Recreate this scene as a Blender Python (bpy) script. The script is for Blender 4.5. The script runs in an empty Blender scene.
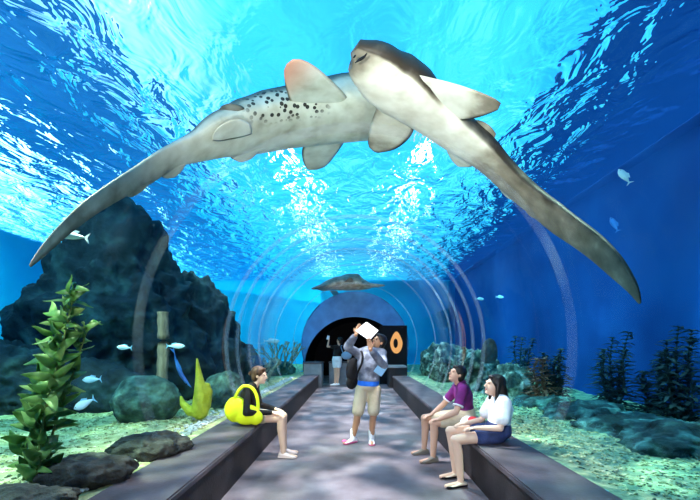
import bpy, bmesh, math, random
from mathutils import Vector, Matrix, noise
random.seed(7)
C = bpy.context.scene.collection
V3 = Vector
PI = math.pi
F = 400.0; CX = 355.0; CY = 345.0; HC = 1.5       # focal length and vanishing point in pixels, eye height
RT = 2.1                                           # radius of the acrylic vault, its axis runs through the eye height

def place(px, py, d):                              # the point seen at a pixel, d metres down the tunnel
    return V3(((px - CX) / F * d, d, HC + (CY - py) / F * d))
def cast(px, py, R):                               # the point seen at a pixel on a cylinder of radius R about the tunnel axis
    u = (px - CX) / F; v = (CY - py) / F
    return place(px, py, R / math.hypot(u, v))

# ------------------------------------------------------------------ object helpers
def link(name, me, mat=None, parent=None, smooth=True):
    o = bpy.data.objects.new(name, me); C.objects.link(o)
    if mat is not None and not me.materials: me.materials.append(mat)
    if smooth:
        for p in me.polygons: p.use_smooth = True
    if parent is not None:
        o.parent = parent
        o.matrix_parent_inverse = parent.matrix_basis.inverted()
    return o
def obj(name, bm, mat, parent=None, smooth=True):
    bmesh.ops.recalc_face_normals(bm, faces=bm.faces[:])
    me = bpy.data.meshes.new(name); bm.to_mesh(me); bm.free()
    return link(name, me, mat, parent, smooth)
def tag(o, label, cat, group=None, kind=None):
    o['label'] = label; o['category'] = cat
    if group: o['group'] = group
    if kind: o['kind'] = kind
    return o
def thing(name, label, cat, loc=(0, 0, 0), group=None):
    o = bpy.data.objects.new(name, None); C.objects.link(o); o.location = loc
    o.empty_display_size = 0.1
    return tag(o, label, cat, group)
def struct(o): o['kind'] = 'structure'; return o

# ------------------------------------------------------------------ materials
def nodes(m):
    m.use_nodes = True
    nt = m.node_tree; nt.nodes.clear()
    return nt, nt.nodes, nt.links
def ramp(n, stops):
    r = n.new('ShaderNodeValToRGB')
    el = r.color_ramp.elements
    el[0].position, el[0].color = stops[0][0], (*stops[0][1], 1)
    el[1].position, el[1].color = stops[-1][0], (*stops[-1][1], 1)
    for p, c in stops[1:-1]:
        e = el.new(p); e.color = (*c, 1)
    return r
def mat(name, stops, scale=8, rough=0.7, bump=0.0, detail=6, stretch=None, spec=0.3, sub=0.0, bscale=None, coords='Object', trans=0.0):
    m = bpy.data.materials.new(name); nt, n, l = nodes(m)
    out = n.new('ShaderNodeOutputMaterial'); b = n.new('ShaderNodeBsdfPrincipled')
    l.new(b.outputs[0], out.inputs[0])
    b.inputs['Roughness'].default_value = rough
    b.inputs['Specular IOR Level'].default_value = spec
    if isinstance(stops, tuple): stops = [(0, stops), (1, tuple(c * 1.12 for c in stops))]
    tc = n.new('ShaderNodeTexCoord'); mp = n.new('ShaderNodeMapping')
    if stretch: mp.inputs['Scale'].default_value = stretch
    l.new(tc.outputs[coords], mp.inputs[0])
    t = n.new('ShaderNodeTexNoise'); t.inputs['Scale'].default_value = scale; t.inputs['Detail'].default_value = detail
    l.new(mp.outputs[0], t.inputs[0])
    r = ramp(n, stops); l.new(t.outputs[0], r.inputs[0]); l.new(r.outputs[0], b.inputs['Base Color'])
    if bump:
        t2 = n.new('ShaderNodeTexNoise'); t2.inputs['Scale'].default_value = bscale or scale * 3; t2.inputs['Detail'].default_value = 8
        l.new(mp.outputs[0], t2.inputs[0])
        bp = n.new('ShaderNodeBump'); bp.inputs['Strength'].default_value = bump; bp.inputs['Distance'].default_value = 0.05
        l.new(t2.outputs[0], bp.inputs['Height']); l.new(bp.outputs[0], b.inputs['Normal'])
    if trans:
        tr = n.new('ShaderNodeBsdfTranslucent'); l.new(r.outputs[0], tr.inputs[0])
        mx = n.new('ShaderNodeMixShader'); mx.inputs[0].default_value = trans
        l.new(b.outputs[0], mx.inputs[1]); l.new(tr.outputs[0], mx.inputs[2]); l.new(mx.outputs[0], out.inputs[0])
    return m

M = {}
M['floor'] = mat('floor carpet', [(.3, (.085, .070, .080)), (.5, (.15, .128, .145)), (.7, (.24, .215, .235))], scale=1.6, rough=.75, bump=.15, bscale=60)
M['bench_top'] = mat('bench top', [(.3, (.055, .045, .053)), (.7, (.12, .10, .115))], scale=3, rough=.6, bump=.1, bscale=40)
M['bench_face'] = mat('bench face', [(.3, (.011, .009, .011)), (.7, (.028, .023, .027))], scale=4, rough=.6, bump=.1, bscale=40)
M['block'] = mat('grey block', [(.3, (.2, .2, .22)), (.7, (.3, .3, .32))], scale=4, rough=.7, bump=.1, bscale=40)
M['black'] = mat('matt black', (.008, .008, .011), rough=.8, spec=.1)
M['portal'] = mat('blue paint', [(.3, (.02, .17, .42)), (.7, (.06, .32, .65))], scale=2, rough=.4)
M['sand_l'] = mat('coral sand', [(.25, (.22, .25, .10)), (.5, (.46, .47, .22)), (.75, (.78, .74, .42))], scale=9, rough=.95, bump=.9, bscale=22)
M['sand_r'] = mat('greenish gravel sand', [(.3, (.07, .20, .15)), (.5, (.30, .46, .26)), (.7, (.68, .74, .38))], scale=7, rough=.95, bump=.9, bscale=20)
M['gravel'] = mat('pale gravel', [(.3, (.45, .5, .5)), (.7, (.85, .88, .85))], scale=30, rough=.95, bump=1, bscale=50)
M['rock'] = mat('dark rock', [(.3, (.006, .011, .018)), (.52, (.018, .03, .042)), (.68, (.045, .08, .085)), (.85, (.13, .22, .2))], scale=2.6, rough=.85, bump=.9, bscale=7, detail=9)
M['rock_brown'] = mat('dark brown rock', [(.3, (.012, .012, .012)), (.55, (.04, .042, .036)), (.75, (.10, .10, .08))], scale=6, rough=.85, bump=.9, bscale=14, detail=9)
M['rock_moss'] = mat('mossy rock', [(.3, (.02, .035, .035)), (.5, (.07, .12, .10)), (.68, (.16, .28, .22)), (.85, (.4, .55, .45))], scale=5, rough=.9, bump=1, bscale=14, detail=9)
M['rock_crust'] = mat('encrusted rock', [(.35, (.012, .025, .022)), (.47, (.05, .09, .07)), (.56, (.18, .28, .21)), (.68, (.62, .74, .64))], scale=5, rough=.9, bump=1, bscale=16, detail=9)
M['ridge'] = mat('low reef rock', [(.36, (.006, .016, .02)), (.5, (.022, .06, .062)), (.6, (.07, .2, .18)), (.72, (.26, .6, .5))], scale=3.5, rough=.9, bump=1, bscale=11, detail=9)
M['kelp'] = mat('kelp leaf', [(.32, (.02, .08, .015)), (.5, (.075, .22, .04)), (.68, (.30, .48, .14))], scale=5, rough=.45, trans=.3)
M['stem'] = mat('kelp stem', (.10, .16, .03), rough=.6)
M['weed'] = mat('dark weed', [(.3, (.012, .028, .034)), (.7, (.03, .055, .055))], scale=5, rough=.8)
M['weed_red'] = mat('brown weed', [(.3, (.12, .05, .03)), (.7, (.3, .16, .1))], scale=5, rough=.8)
M['yellow_coral'] = mat('yellow coral', [(.3, (.38, .42, .02)), (.7, (.60, .62, .06))], scale=9, rough=.6, bump=.4, bscale=25, trans=.2)
M['coral'] = mat('brown coral', [(.3, (.1, .12, .07)), (.7, (.38, .42, .3))], scale=9, rough=.8, bump=.5)
M['column'] = mat('brown post', [(.3, (.1, .08, .07)), (.7, (.24, .19, .15))], scale=6, rough=.8, bump=.5, stretch=(3, 3, .6))
M['fish'] = mat('pale blue fish', [(.3, (.16, .62, .8)), (.7, (.45, .85, .95))], scale=6, rough=.35)
M['fish_fin'] = mat('pale fin', (.2, .6, .8), rough=.4, trans=.4)
M['fish_dark'] = mat('deep blue fish', [(.3, (.01, .06, .3)), (.7, (.03, .2, .6))], scale=6, rough=.35)
M['fish_grey'] = mat('grey fish', [(.3, (.4, .5, .55)), (.7, (.75, .82, .85))], scale=6, rough=.35)
M['eye'] = mat('eye', (.01, .01, .01), rough=.1)
M['baffle'] = mat('dark blue roof slab', (.015, .07, .22), rough=.9)
M['baffle_left'] = mat('blue roof slab', (.05, .26, .55), rough=.9)
M['wall_blue'] = mat('blue tank wall', [(.3, (.004, .05, .24)), (.7, (.009, .11, .40))], scale=.6, rough=.9, detail=3)
M['wall_cyan'] = mat('light blue tank wall', [(.3, (.02, .50, .80)), (.7, (.05, .68, .92))], scale=.5, rough=.9, detail=3)
M['skin'] = mat('skin', (.60, .37, .26), rough=.5, scale=3)
M['skin_tan'] = mat('tanned skin', (.44, .24, .14), rough=.5, scale=3)
M['skin_pale'] = mat('pale skin', (.72, .49, .36), rough=.5, scale=3)
M['hair'] = mat('black hair', (.008, .007, .008), rough=.45, scale=40, stretch=(1, 1, .1))
M['hair_brown'] = mat('brown hair', [(.35, (.03, .015, .01)), (.65, (.11, .06, .035))], rough=.45, scale=40, stretch=(1, 1, .1))
M['lip'] = mat('lips', (.45, .16, .13), rough=.5)
M['cloth_black'] = mat('black cloth', (.010, .010, .012), rough=.9, bump=.2, bscale=25)
M['purple'] = mat('purple polo cloth', [(.35, (.09, .012, .09)), (.65, (.26, .03, .24))], scale=5, rough=.85, bump=.25, bscale=22)
M['white_cloth'] = mat('white cloth', (.80, .82, .84), rough=.85, bump=.3, bscale=18)
M['denim'] = mat('denim', [(.35, (.02, .035, .11)), (.65, (.05, .075, .2))], scale=8, rough=.85, bump=.25, bscale=60)
M['grey_cloth'] = mat('grey jacket cloth', [(.38, (.10, .12, .17)), (.62, (.27, .31, .39))], scale=7, rough=.85, bump=.9, bscale=9)
M['blue_cloth'] = mat('blue cloth', (.02, .17, .75), rough=.8, bump=.2)
M['khaki'] = mat('khaki cloth', [(.35, (.5, .43, .29)), (.65, (.66, .58, .42))], scale=5, rough=.85, bump=.3, bscale=16)
M['shoe_grey'] = mat('grey canvas shoe', (.2, .19, .16), rough=.8, scale=20)
M['shoe_pink'] = mat('pale pink shoe', (.80, .66, .62), rough=.7)
M['shoe_white'] = mat('white trainer', (.82, .82, .85), rough=.5)
M['shoe_trim'] = mat('pink trainer panel', (.75, .12, .3), rough=.5)
M['shoe_tan'] = mat('cream flat shoe', (.75, .65, .5), rough=.5)
M['sock'] = mat('white sock', (.8, .82, .85), rough=.9)
M['neon'] = mat('neon yellow cloth', (.72, .86, .015), rough=.6, bump=.3, bscale=9)
M['paper'] = mat('white tablet', (.70, .73, .78), rough=.4)
M['grey_blue'] = mat('grey blue cloth', (.2, .3, .42), rough=.8)
M['pale_blue'] = mat('pale blue card', (.3, .6, .85), rough=.6)
M['red'] = mat('red cloth', (.6, .03, .04), rough=.7)
M['orange'] = None
M['seam'] = None
M['lamp_body'] = mat('lamp housing', (.5, .5, .52), rough=.5)

def m_acrylic():
    m = bpy.data.materials.new('clear acrylic'); nt, n, l = nodes(m)
    out = n.new('ShaderNodeOutputMaterial')
    t = n.new('ShaderNodeBsdfTransparent'); t.inputs[0].default_value = (.985, .995, 1, 1)
    g = n.new('ShaderNodeBsdfGlossy'); g.inputs['Roughness'].default_value = .02; g.inputs[0].default_value = (.9, .95, 1, 1)
    fr = n.new('ShaderNodeFresnel'); fr.inputs[0].default_value = 1.25
    mx = n.new('ShaderNodeMixShader')
    mu = n.new('ShaderNodeMath'); mu.operation = 'MULTIPLY'; mu.inputs[1].default_value = .55
    ge = n.new('ShaderNodeNewGeometry'); iv = n.new('ShaderNodeMath'); iv.operation = 'SUBTRACT'; iv.inputs[0].default_value = 1; l.new(ge.outputs['Backfacing'], iv.inputs[1])
    m3 = n.new('ShaderNodeMath'); m3.operation = 'MULTIPLY'; l.new(mu.outputs[0], m3.inputs[0]); l.new(iv.outputs[0], m3.inputs[1])
    l.new(fr.outputs[0], mu.inputs[0]); l.new(m3.outputs[0], mx.inputs[0])
    l.new(t.outputs[0], mx.inputs[1]); l.new(g.outputs[0], mx.inputs[2]); l.new(mx.outputs[0], out.inputs[0])
    return m
def m_seam(op):
    m = bpy.data.materials.new('milky panel joint'); nt, n, l = nodes(m)
    out = n.new('ShaderNodeOutputMaterial')
    t = n.new('ShaderNodeBsdfTransparent'); d = n.new('ShaderNodeBsdfDiffuse'); d.inputs[0].default_value = (.75, .82, .9, 1)
    tl = n.new('ShaderNodeBsdfTranslucent'); tl.inputs[0].default_value = (.75, .82, .9, 1)
    a = n.new('ShaderNodeMixShader'); a.inputs[0].default_value = .5
    l.new(d.outputs[0], a.inputs[1]); l.new(tl.outputs[0], a.inputs[2])
    mx = n.new('ShaderNodeMixShader'); mx.inputs[0].default_value = op
    l.new(t.outputs[0], mx.inputs[1]); l.new(a.outputs[0], mx.inputs[2]); l.new(mx.outputs[0], out.inputs[0])
    return m
def m_water():
    m = bpy.data.materials.new('tank water'); nt, n, l = nodes(m)
    out = n.new('ShaderNodeOutputMaterial')
    t = n.new('ShaderNodeBsdfTransparent'); l.new(t.outputs[0], out.inputs[0])
    a = n.new('ShaderNodeVolumeAbsorption'); a.inputs['Color'].default_value = (.0, .84, .92, 1); a.inputs['Density'].default_value = .13
    l.new(a.outputs[0], out.inputs['Volume'])
    return m
def m_surface():
    m = bpy.data.materials.new('rippled water surface'); nt, n, l = nodes(m)
    out = n.new('ShaderNodeOutputMaterial')
    tc = n.new('ShaderNodeTexCoord'); mp = n.new('ShaderNodeMapping'); mp.inputs['Scale'].default_value = (1.15, .75, 1)
    mp.inputs['Rotation'].default_value = (0, 0, .5)
    l.new(tc.outputs['Object'], mp.inputs[0])
    t1 = n.new('ShaderNodeTexNoise'); t1.inputs['Scale'].default_value = 2.0; t1.inputs['Detail'].default_value = 3.2; t1.inputs['Roughness'].default_value = .5; t1.inputs['Distortion'].default_value = .6
    l.new(mp.outputs[0], t1.inputs[0])
    b = n.new('ShaderNodeBump'); b.inputs['Strength'].default_value = 1.0; b.inputs['Distance'].default_value = .36
    sx = n.new('ShaderNodeSeparateXYZ'); l.new(tc.outputs['Object'], sx.inputs[0])
    of = n.new('ShaderNodeMath'); of.operation = 'ADD'; of.inputs[1].default_value = -.2; l.new(sx.outputs[0], of.inputs[0])
    ab = n.new('ShaderNodeMath'); ab.operation = 'ABSOLUTE'; l.new(of.outputs[0], ab.inputs[0])
    calm = n.new('ShaderNodeMapRange'); calm.interpolation_type = 'SMOOTHSTEP'; calm.inputs[1].default_value = 1.4; calm.inputs[2].default_value = 3.8; calm.inputs[3].default_value = .16; calm.inputs[4].default_value = 1; l.new(ab.outputs[0], calm.inputs[0])
    calmy = n.new('ShaderNodeMapRange'); calmy.interpolation_type = 'SMOOTHSTEP'; calmy.inputs[1].default_value = 5; calmy.inputs[2].default_value = 11; calmy.inputs[3].default_value = 0; calmy.inputs[4].default_value = .95; l.new(sx.outputs[1], calmy.inputs[0])
    c0 = n.new('ShaderNodeMath'); c0.operation = 'MAXIMUM'; l.new(calm.outputs[0], c0.inputs[0]); l.new(calmy.outputs[0], c0.inputs[1])
    edge = n.new('ShaderNodeMapRange'); edge.interpolation_type = 'SMOOTHSTEP'; edge.inputs[1].default_value = 3.7; edge.inputs[2].default_value = 4.9; edge.inputs[3].default_value = 1; edge.inputs[4].default_value = .04; tn = n.new('ShaderNodeTexNoise'); tn.inputs['Scale'].default_value = .9; tn.inputs['Detail'].default_value = 3; l.new(tc.outputs['Object'], tn.inputs[0])
    ex = n.new('ShaderNodeMath'); ex.operation = 'MULTIPLY_ADD'; ex.inputs[1].default_value = 2.4; l.new(tn.outputs[0], ex.inputs[0]); sb_ = n.new('ShaderNodeMath'); sb_.operation = 'ADD'; sb_.inputs[1].default_value = -1.2; l.new(sx.outputs[0], sb_.inputs[0]); l.new(sb_.outputs[0], ex.inputs[2]); l.new(ex.outputs[0], edge.inputs[0])
    cm = n.new('ShaderNodeMath'); cm.operation = 'MULTIPLY'; l.new(c0.outputs[0], cm.inputs[0]); l.new(edge.outputs[0], cm.inputs[1])
    hh = n.new('ShaderNodeMath'); hh.operation = 'MULTIPLY'; l.new(t1.outputs[0], hh.inputs[0]); l.new(cm.outputs[0], hh.inputs[1])
    l.new(hh.outputs[0], b.inputs['Height'])
    r = n.new('ShaderNodeBsdfRefraction'); r.inputs['IOR'].default_value = 1.33; r.inputs['Roughness'].default_value = .0; r.inputs[0].default_value = (1, 1, 1, 1)
    g = n.new('ShaderNodeBsdfGlossy'); g.inputs['Roughness'].default_value = .0; g.inputs[0].default_value = (.95, .98, 1, 1)
    l.new(b.outputs[0], r.inputs['Normal']); l.new(b.outputs[0], g.inputs['Normal'])
    fr = n.new('ShaderNodeFresnel'); fr.inputs[0].default_value = 1.33; l.new(b.outputs[0], fr.inputs['Normal'])
    mx = n.new('ShaderNodeMixShader'); l.new(fr.outputs[0], mx.inputs[0])
    l.new(r.outputs[0], mx.inputs[1]); l.new(g.outputs[0], mx.inputs[2]); l.new(mx.outputs[0], out.inputs[0])
    return m
def m_emit(name, col, s):
    m = bpy.data.materials.new(name); nt, n, l = nodes(m)
    out = n.new('ShaderNodeOutputMaterial'); e = n.new('ShaderNodeEmission'); e.inputs[0].default_value = (*col, 1); e.inputs[1].default_value = s
    l.new(e.outputs[0], out.inputs[0]); return m
def m_shark(name, spots=False):
    m = bpy.data.materials.new(name); nt, n, l = nodes(m)
    out = n.new('ShaderNodeOutputMaterial'); b = n.new('ShaderNodeBsdfPrincipled'); l.new(b.outputs[0], out.inputs[0])
    b.inputs['Roughness'].default_value = .5; b.inputs['Specular IOR Level'].default_value = .25
    at = n.new('ShaderNodeAttribute'); at.attribute_name = 'pigment_shade'
    sep = n.new('ShaderNodeSeparateColor'); l.new(at.outputs['Color'], sep.inputs[0])
    tc = n.new('ShaderNodeTexCoord')
    t = n.new('ShaderNodeTexNoise'); t.inputs['Scale'].default_value = 5; t.inputs['Detail'].default_value = 8; l.new(tc.outputs['Object'], t.inputs[0])
    ad = n.new('ShaderNodeMath'); ad.operation = 'MULTIPLY_ADD'; ad.inputs[1].default_value = .9; ad.inputs[2].default_value = -.40
    l.new(t.outputs[0], ad.inputs[0])
    s = n.new('ShaderNodeMath'); s.operation = 'ADD'; s.use_clamp = True; l.new(sep.outputs[0], s.inputs[0]); l.new(ad.outputs[0], s.inputs[1])
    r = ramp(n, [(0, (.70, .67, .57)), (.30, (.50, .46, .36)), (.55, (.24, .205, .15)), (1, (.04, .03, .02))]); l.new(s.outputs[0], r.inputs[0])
    # dark leopard-like spots on the flank and back
    vo = n.new('ShaderNodeTexVoronoi'); vo.inputs['Scale'].default_value = 17; l.new(tc.outputs['Object'], vo.inputs['Vector'])
    lt = n.new('ShaderNodeMath'); lt.operation = 'LESS_THAN'; lt.inputs[1].default_value = .37; l.new(vo.outputs['Distance'], lt.inputs[0])
    mu = n.new('ShaderNodeMath'); mu.operation = 'MULTIPLY'; l.new(lt.outputs[0], mu.inputs[0]); l.new(sep.outputs[1], mu.inputs[1])
    mc = n.new('ShaderNodeMix'); mc.data_type = 'RGBA'; l.new(mu.outputs[0], mc.inputs['Factor']); l.new(r.outputs[0], mc.inputs['A']); mc.inputs['B'].default_value = (.03, .025, .02, 1)
    # reddish fin edge
    mc2 = n.new('ShaderNodeMix'); mc2.data_type = 'RGBA'; l.new(sep.outputs[2], mc2.inputs['Factor']); l.new(mc.outputs['Result'], mc2.inputs['A']); mc2.inputs['B'].default_value = (.72, .30, .20, 1)
    l.new(mc2.outputs['Result'], b.inputs['Base Color'])
    bp = n.new('ShaderNodeBump'); bp.inputs['Strength'].default_value = .15; bp.inputs['Distance'].default_value = .02
    l.new(t.outputs[0], bp.inputs['Height']); l.new(bp.outputs[0], b.inputs['Normal'])
    return m
M['acrylic'] = m_acrylic(); M['seam'] = m_seam(.13); M['seam_faint'] = m_seam(.035); M['water'] = m_water(); M['surface'] = m_surface()
M['shark'] = m_shark('zebra shark skin')
M['orange'] = m_emit('backlit orange panel', (1.0, .50, .17), .85)
M['tube'] = m_emit('lamp tube', (.9, .97, 1), 14)

# ------------------------------------------------------------------ basic shapes into bmesh
def add_box(bm, lo, hi, bevel=0):
    r = bmesh.ops.create_cube(bm, size=1)
    c = (V3(lo) + V3(hi)) / 2; s = V3(hi) - V3(lo)
    for v in r['verts']: v.co = V3((v.co.x * s.x, v.co.y * s.y, v.co.z * s.z)) + c
    if bevel:
        es = list({e for v in r['verts'] for e in v.link_edges})
        bmesh.ops.bevel(bm, geom=es, offset=bevel, segments=2, affect='EDGES')
def ring_frame(t, ref=V3((0, 0, 1))):
    t = t.normalized(); a = t.cross(ref)
    if a.length < 1e-4: a = t.cross(V3((1, 0, 0)))
    a.normalize(); return a, a.cross(t).normalized()
def add_tube(bm, pts, radii, seg=10):
    pts = [V3(p) for p in pts]; rings = []
    for i, p in enumerate(pts):
        t = pts[min(i + 1, len(pts) - 1)] - pts[max(i - 1, 0)]
        a, b = ring_frame(t)
        rr = radii[i] if hasattr(radii, '__len__') else radii
        rings.append([bm.verts.new(p + (a * math.cos(k * 2 * PI / seg) + b * math.sin(k * 2 * PI / seg)) * rr) for k in range(seg)])
    loft(bm, rings)
def loft(bm, rings, cap=True):
    n = len(rings[0])
    for A, B in zip(rings, rings[1:]):
        for k in range(n): bm.faces.new((A[k], A[(k + 1) % n], B[(k + 1) % n], B[k]))
    if cap:
        bm.faces.new(rings[0][::-1]); bm.faces.new(rings[-1])
def add_capsule(bm, p0, p1, r0, r1, seg=12):
    p0 = V3(p0); p1 = V3(p1); t = p1 - p0
    if t.length < 1e-5: t = V3((0, 0, 1e-4))
    tn = t.normalized(); a, b = ring_frame(tn); rings = []
    for k in (80, 60, 40, 20, 0): rings.append((p0 - tn * r0 * math.sin(math.radians(k)), r0 * math.cos(math.radians(k))))
    for k in (0, 20, 40, 60, 80): rings.append((p1 + tn * r1 * math.sin(math.radians(k)), r1 * math.cos(math.radians(k))))
    loft(bm, [[bm.verts.new(c + (a * math.cos(j * 2 * PI / seg) + b * math.sin(j * 2 * PI / seg)) * r) for j in range(seg)] for c, r in rings])
def add_ell(bm, c, radii, axes=None, seg=20):
    r = bmesh.ops.create_uvsphere(bm, u_segments=seg, v_segments=seg * 2 // 3, radius=1)
    ax = axes or (V3((1, 0, 0)), V3((0, 1, 0)), V3((0, 0, 1)))
    for v in r['verts']:
        q = v.co.copy(); v.co = V3(c) + ax[0] * q.x * radii[0] + ax[1] * q.y * radii[1] + ax[2] * q.z * radii[2]
def remeshed(name, bm, voxel, mat_, parent=None, smooth=2):
    me = bpy.data.meshes.new('tmp'); bmesh.ops.recalc_face_normals(bm, faces=bm.faces[:]); bm.to_mesh(me); bm.free()
    o = bpy.data.objects.new('tmp', me); C.objects.link(o)
    r = o.modifiers.new('r', 'REMESH'); r.mode = 'VOXEL'; r.voxel_size = voxel
    if smooth:
        s = o.modifiers.new('s', 'SMOOTH'); s.iterations = smooth; s.factor = .5
    dg = bpy.context.evaluated_depsgraph_get(); dg.update()
    m2 = bpy.data.meshes.new_from_object(o.evaluated_get(dg)); m2.name = name
    bpy.data.objects.remove(o); bpy.data.meshes.remove(me)
    return link(name, m2, mat_, parent)
def resample(pts, n):
    pts = [V3(p) for p in pts]; L = [0]
    for a, b in zip(pts, pts[1:]): L.append(L[-1] + (b - a).length)
    out = []
    for k in range(n):
        s = L[-1] * k / (n - 1); i = 0
        while i < len(L) - 2 and L[i + 1] < s: i += 1
        t = (s - L[i]) / max(L[i + 1] - L[i], 1e-9); t = min(max(t, 0), 1)
        p0 = pts[max(i - 1, 0)]; p1 = pts[i]; p2 = pts[i + 1]; p3 = pts[min(i + 2, len(pts) - 1)]
        out.append(.5 * ((2 * p1) + (p2 - p0) * t + (2 * p0 - 5 * p1 + 4 * p2 - p3) * t * t + (3 * p1 - p0 - 3 * p2 + p3) * t ** 3))
    return out
def interp(vals, n):
    out = []
    for k in range(n):
        x = (len(vals) - 1) * k / (n - 1); i = min(int(x), len(vals) - 2); out.append(vals[i] * (1 - (x - i)) + vals[i + 1] * (x - i))
    return out

# ================================================================== SETTING
Y0, Y1 = -2.5, 16.0
XB, XI, ZB = 1.83, 1.27, .45          # bench back, bench front edge, bench height
bm = bmesh.new(); add_box(bm, (-1.9, Y0, -.1), (1.9, 20.2, 0)); struct(obj('floor', bm, M['floor'], None, False))

def arch_pts(R, n, zc=HC, zmin=ZB):
    a0 = math.asin((zmin - zc) / R)
    return [(R * math.cos(a0 + (PI - 2 * a0) * k / n), zc + R * math.sin(a0 + (PI - 2 * a0) * k / n)) for k in range(n + 1)]
# the acrylic vault: a thick curved sheet resting on the backs of the two benches
def shell(R0, R1, y0, y1, n=72, ny=1):
    bm = bmesh.new(); inn = arch_pts(R0, n); o = arch_pts(R1, n)
    prof = inn + o[::-1]
    rings = [[bm.verts.new((x, y0 + (y1 - y0) * j / ny, z)) for x, z in prof] for j in range(ny + 1)]
    loft(bm, rings); return bm
struct(obj('window_1', shell(RT, RT + .05, Y0, Y1), M['acrylic']))
for i, y in enumerate((3.85, 6.5, 7.1, 7.9, 8.7, 10.4, 13.5)):
    struct(obj('trim_%d' % (i + 1), shell(RT - .012, RT - .004, y - .085, y + .085), M['seam' if i else 'seam_faint']))

# the body of water around the vault
bm = bmesh.new()
cav = arch_pts(RT + .06, 72, zmin=.44)
xo0, xo1, zs = -11.0, 5.2, 5.0
prof = [(xo0, -.2), (xo0, zs), (xo1, zs), (xo1, -.2), (cav[0][0], -.2)] + cav + [(cav[-1][0], -.2)]
rings = [[bm.verts.new((x, y, z)) for x, z in prof] for y in (Y0, 22.0)]
loft(bm, rings); struct(obj('water', bm, M['water'], None, False))
# water surface, normals facing down into the tank
bm = bmesh.new()
vs = [bm.verts.new(p) for p in ((xo0, Y0, zs + .02), (xo0, 22, zs + .02), (xo1, 22, zs + .02), (xo1, Y0, zs + .02))]
f = bm.faces.new(vs)
bm.normal_update()
if f.normal.z > 0: f.normal_flip()
me = bpy.data.meshes.new('water_surface'); bm.to_mesh(me); bm.free()
struct(link('water_surface', me, M['surface'], None, False))
# tank walls and the roof slabs added unseen to shape bright and dark water
def wallbox(name, lo, hi, m):
    bm = bmesh.new(); add_box(bm, lo, hi); return struct(obj(name, bm, m, None, False))
wallbox('wall_right', (xo1, Y0, -.2), (xo1 + .3, 22.3, zs + .015), M['wall_blue'])
wallbox('wall_left', (xo0 - .3, Y0, -.2), (xo0, 22.3, zs + .3), M['wall_cyan'])
wallbox('wall_back', (xo0 - .3, 22, -.2), (xo1 + .3, 22.3, zs + .3), M['wall_cyan'])
wallbox('wall_front', (xo0 - .3, Y0 - .3, -.2), (xo1 + .3, Y0, zs + .3), M['wall_blue'])
ZR = zs + 4.5
wallbox('sky_baffle_right', (4.9, Y0 - 3, ZR), (16, 40, ZR + .3), M['baffle'])
wallbox('sky_baffle_left', (-9.6, Y0 - 3, ZR), (-5.4, 40, ZR + .3), M['baffle_left'])

# end wall of the tunnel with its arched dark opening
def disc_ring(bm, y0, y1, R, zc, r, zc2, n=64):
    outer = arch_pts(R, n, zc, 0.0); inner = arch_pts(r, n, zc2, 0.0)
    A = [[bm.verts.new((x, y, z)) for x, z in outer] for y in (y0, y1)]
    B = [[bm.verts.new((x, y, z)) for x, z in inner] for y in (y0, y1)]
    for k in range(n):
        bm.faces.new((A[0][k], A[0][k + 1], B[0][k + 1], B[0][k])); bm.faces.new((A[1][k], B[1][k], B[1][k + 1], A[1][k + 1]))
        bm.faces.new((B[0][k], B[0][k + 1], B[1][k + 1], B[1][k])); bm.faces.new((A[0][k], A[1][k], A[1][k + 1], A[0][k + 1]))
    for k in (0, n): bm.faces.new((A[0][k], B[0][k], B[1][k], A[1][k]))
bm = bmesh.new(); disc_ring(bm, Y1, Y1 + .25, RT + .05, HC, 2.03, .6); struct(obj('wall_portal', bm, M['portal'], None, False))
bm = bmesh.new()
disc_ring(bm, Y1 + .25, 20, 2.12, .6, 2.03, .6)
add_box(bm, (-2.1, 19.9, 0), (2.1, 20, 2.7))
struct(obj('wall_corridor', bm, M['black'], None, False))

# ================================================================== BENCHES AND BLOCKS
def bench(side, y0, y1, label):
    t = thing('bench', label, 'bench', (side * 1.55, (y0 + y1) / 2, 0))
    bm = bmesh.new(); xs = sorted((side * XI, side * XB))
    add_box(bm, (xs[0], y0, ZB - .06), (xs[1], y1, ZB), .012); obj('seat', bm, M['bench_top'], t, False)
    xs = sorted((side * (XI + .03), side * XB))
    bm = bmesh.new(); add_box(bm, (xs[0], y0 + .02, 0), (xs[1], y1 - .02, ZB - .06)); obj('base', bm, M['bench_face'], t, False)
    return t
bench(-1, Y0, 14.2, 'long grey built-in bench under the woman with the neon yellow bag')
bench(1, Y0, 13.6, 'long grey built-in bench under the man in purple and the woman in white')
t = thing('pedestal', 'grey square block at the far end of the left bench', 'block', (-1.5, 14.75, 0))
bm = bmesh.new(); add_box(bm, (-1.83, 14.25, 0), (-1.2, 15.2, .82)); obj('body', bm, M['block'], t, False)
bm = bmesh.new(); add_box(bm, (-1.86, 14.23, .82), (-1.17, 15.23, .88), .01); obj('top_slab', bm, M['bench_top'], t, False)
t = thing('pedestal', 'low grey wall block behind the far woman in white shorts', 'block', (-.3, 15.6, 0))
bm = bmesh.new(); add_box(bm, (-1.0, 15.45, 0), (.25, 15.9, .8)); obj('body', bm, M['block'], t, False)
bm = bmesh.new(); add_box(bm, (-1.03, 15.42, .8), (.28, 15.93, .85), .01); obj('top_slab', bm, M['bench_top'], t, False)
t = thing('pedestal', 'dark block with a pale top at the far end of the right bench', 'block', (1.5, 14.4, 0))
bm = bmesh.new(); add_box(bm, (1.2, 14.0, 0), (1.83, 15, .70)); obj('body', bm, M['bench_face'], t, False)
bm = bmesh.new(); add_box(bm, (1.15, 13.95, .70), (1.83, 15.05, .76), .01); obj('top_slab', bm, M['block'], t, False)
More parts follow.
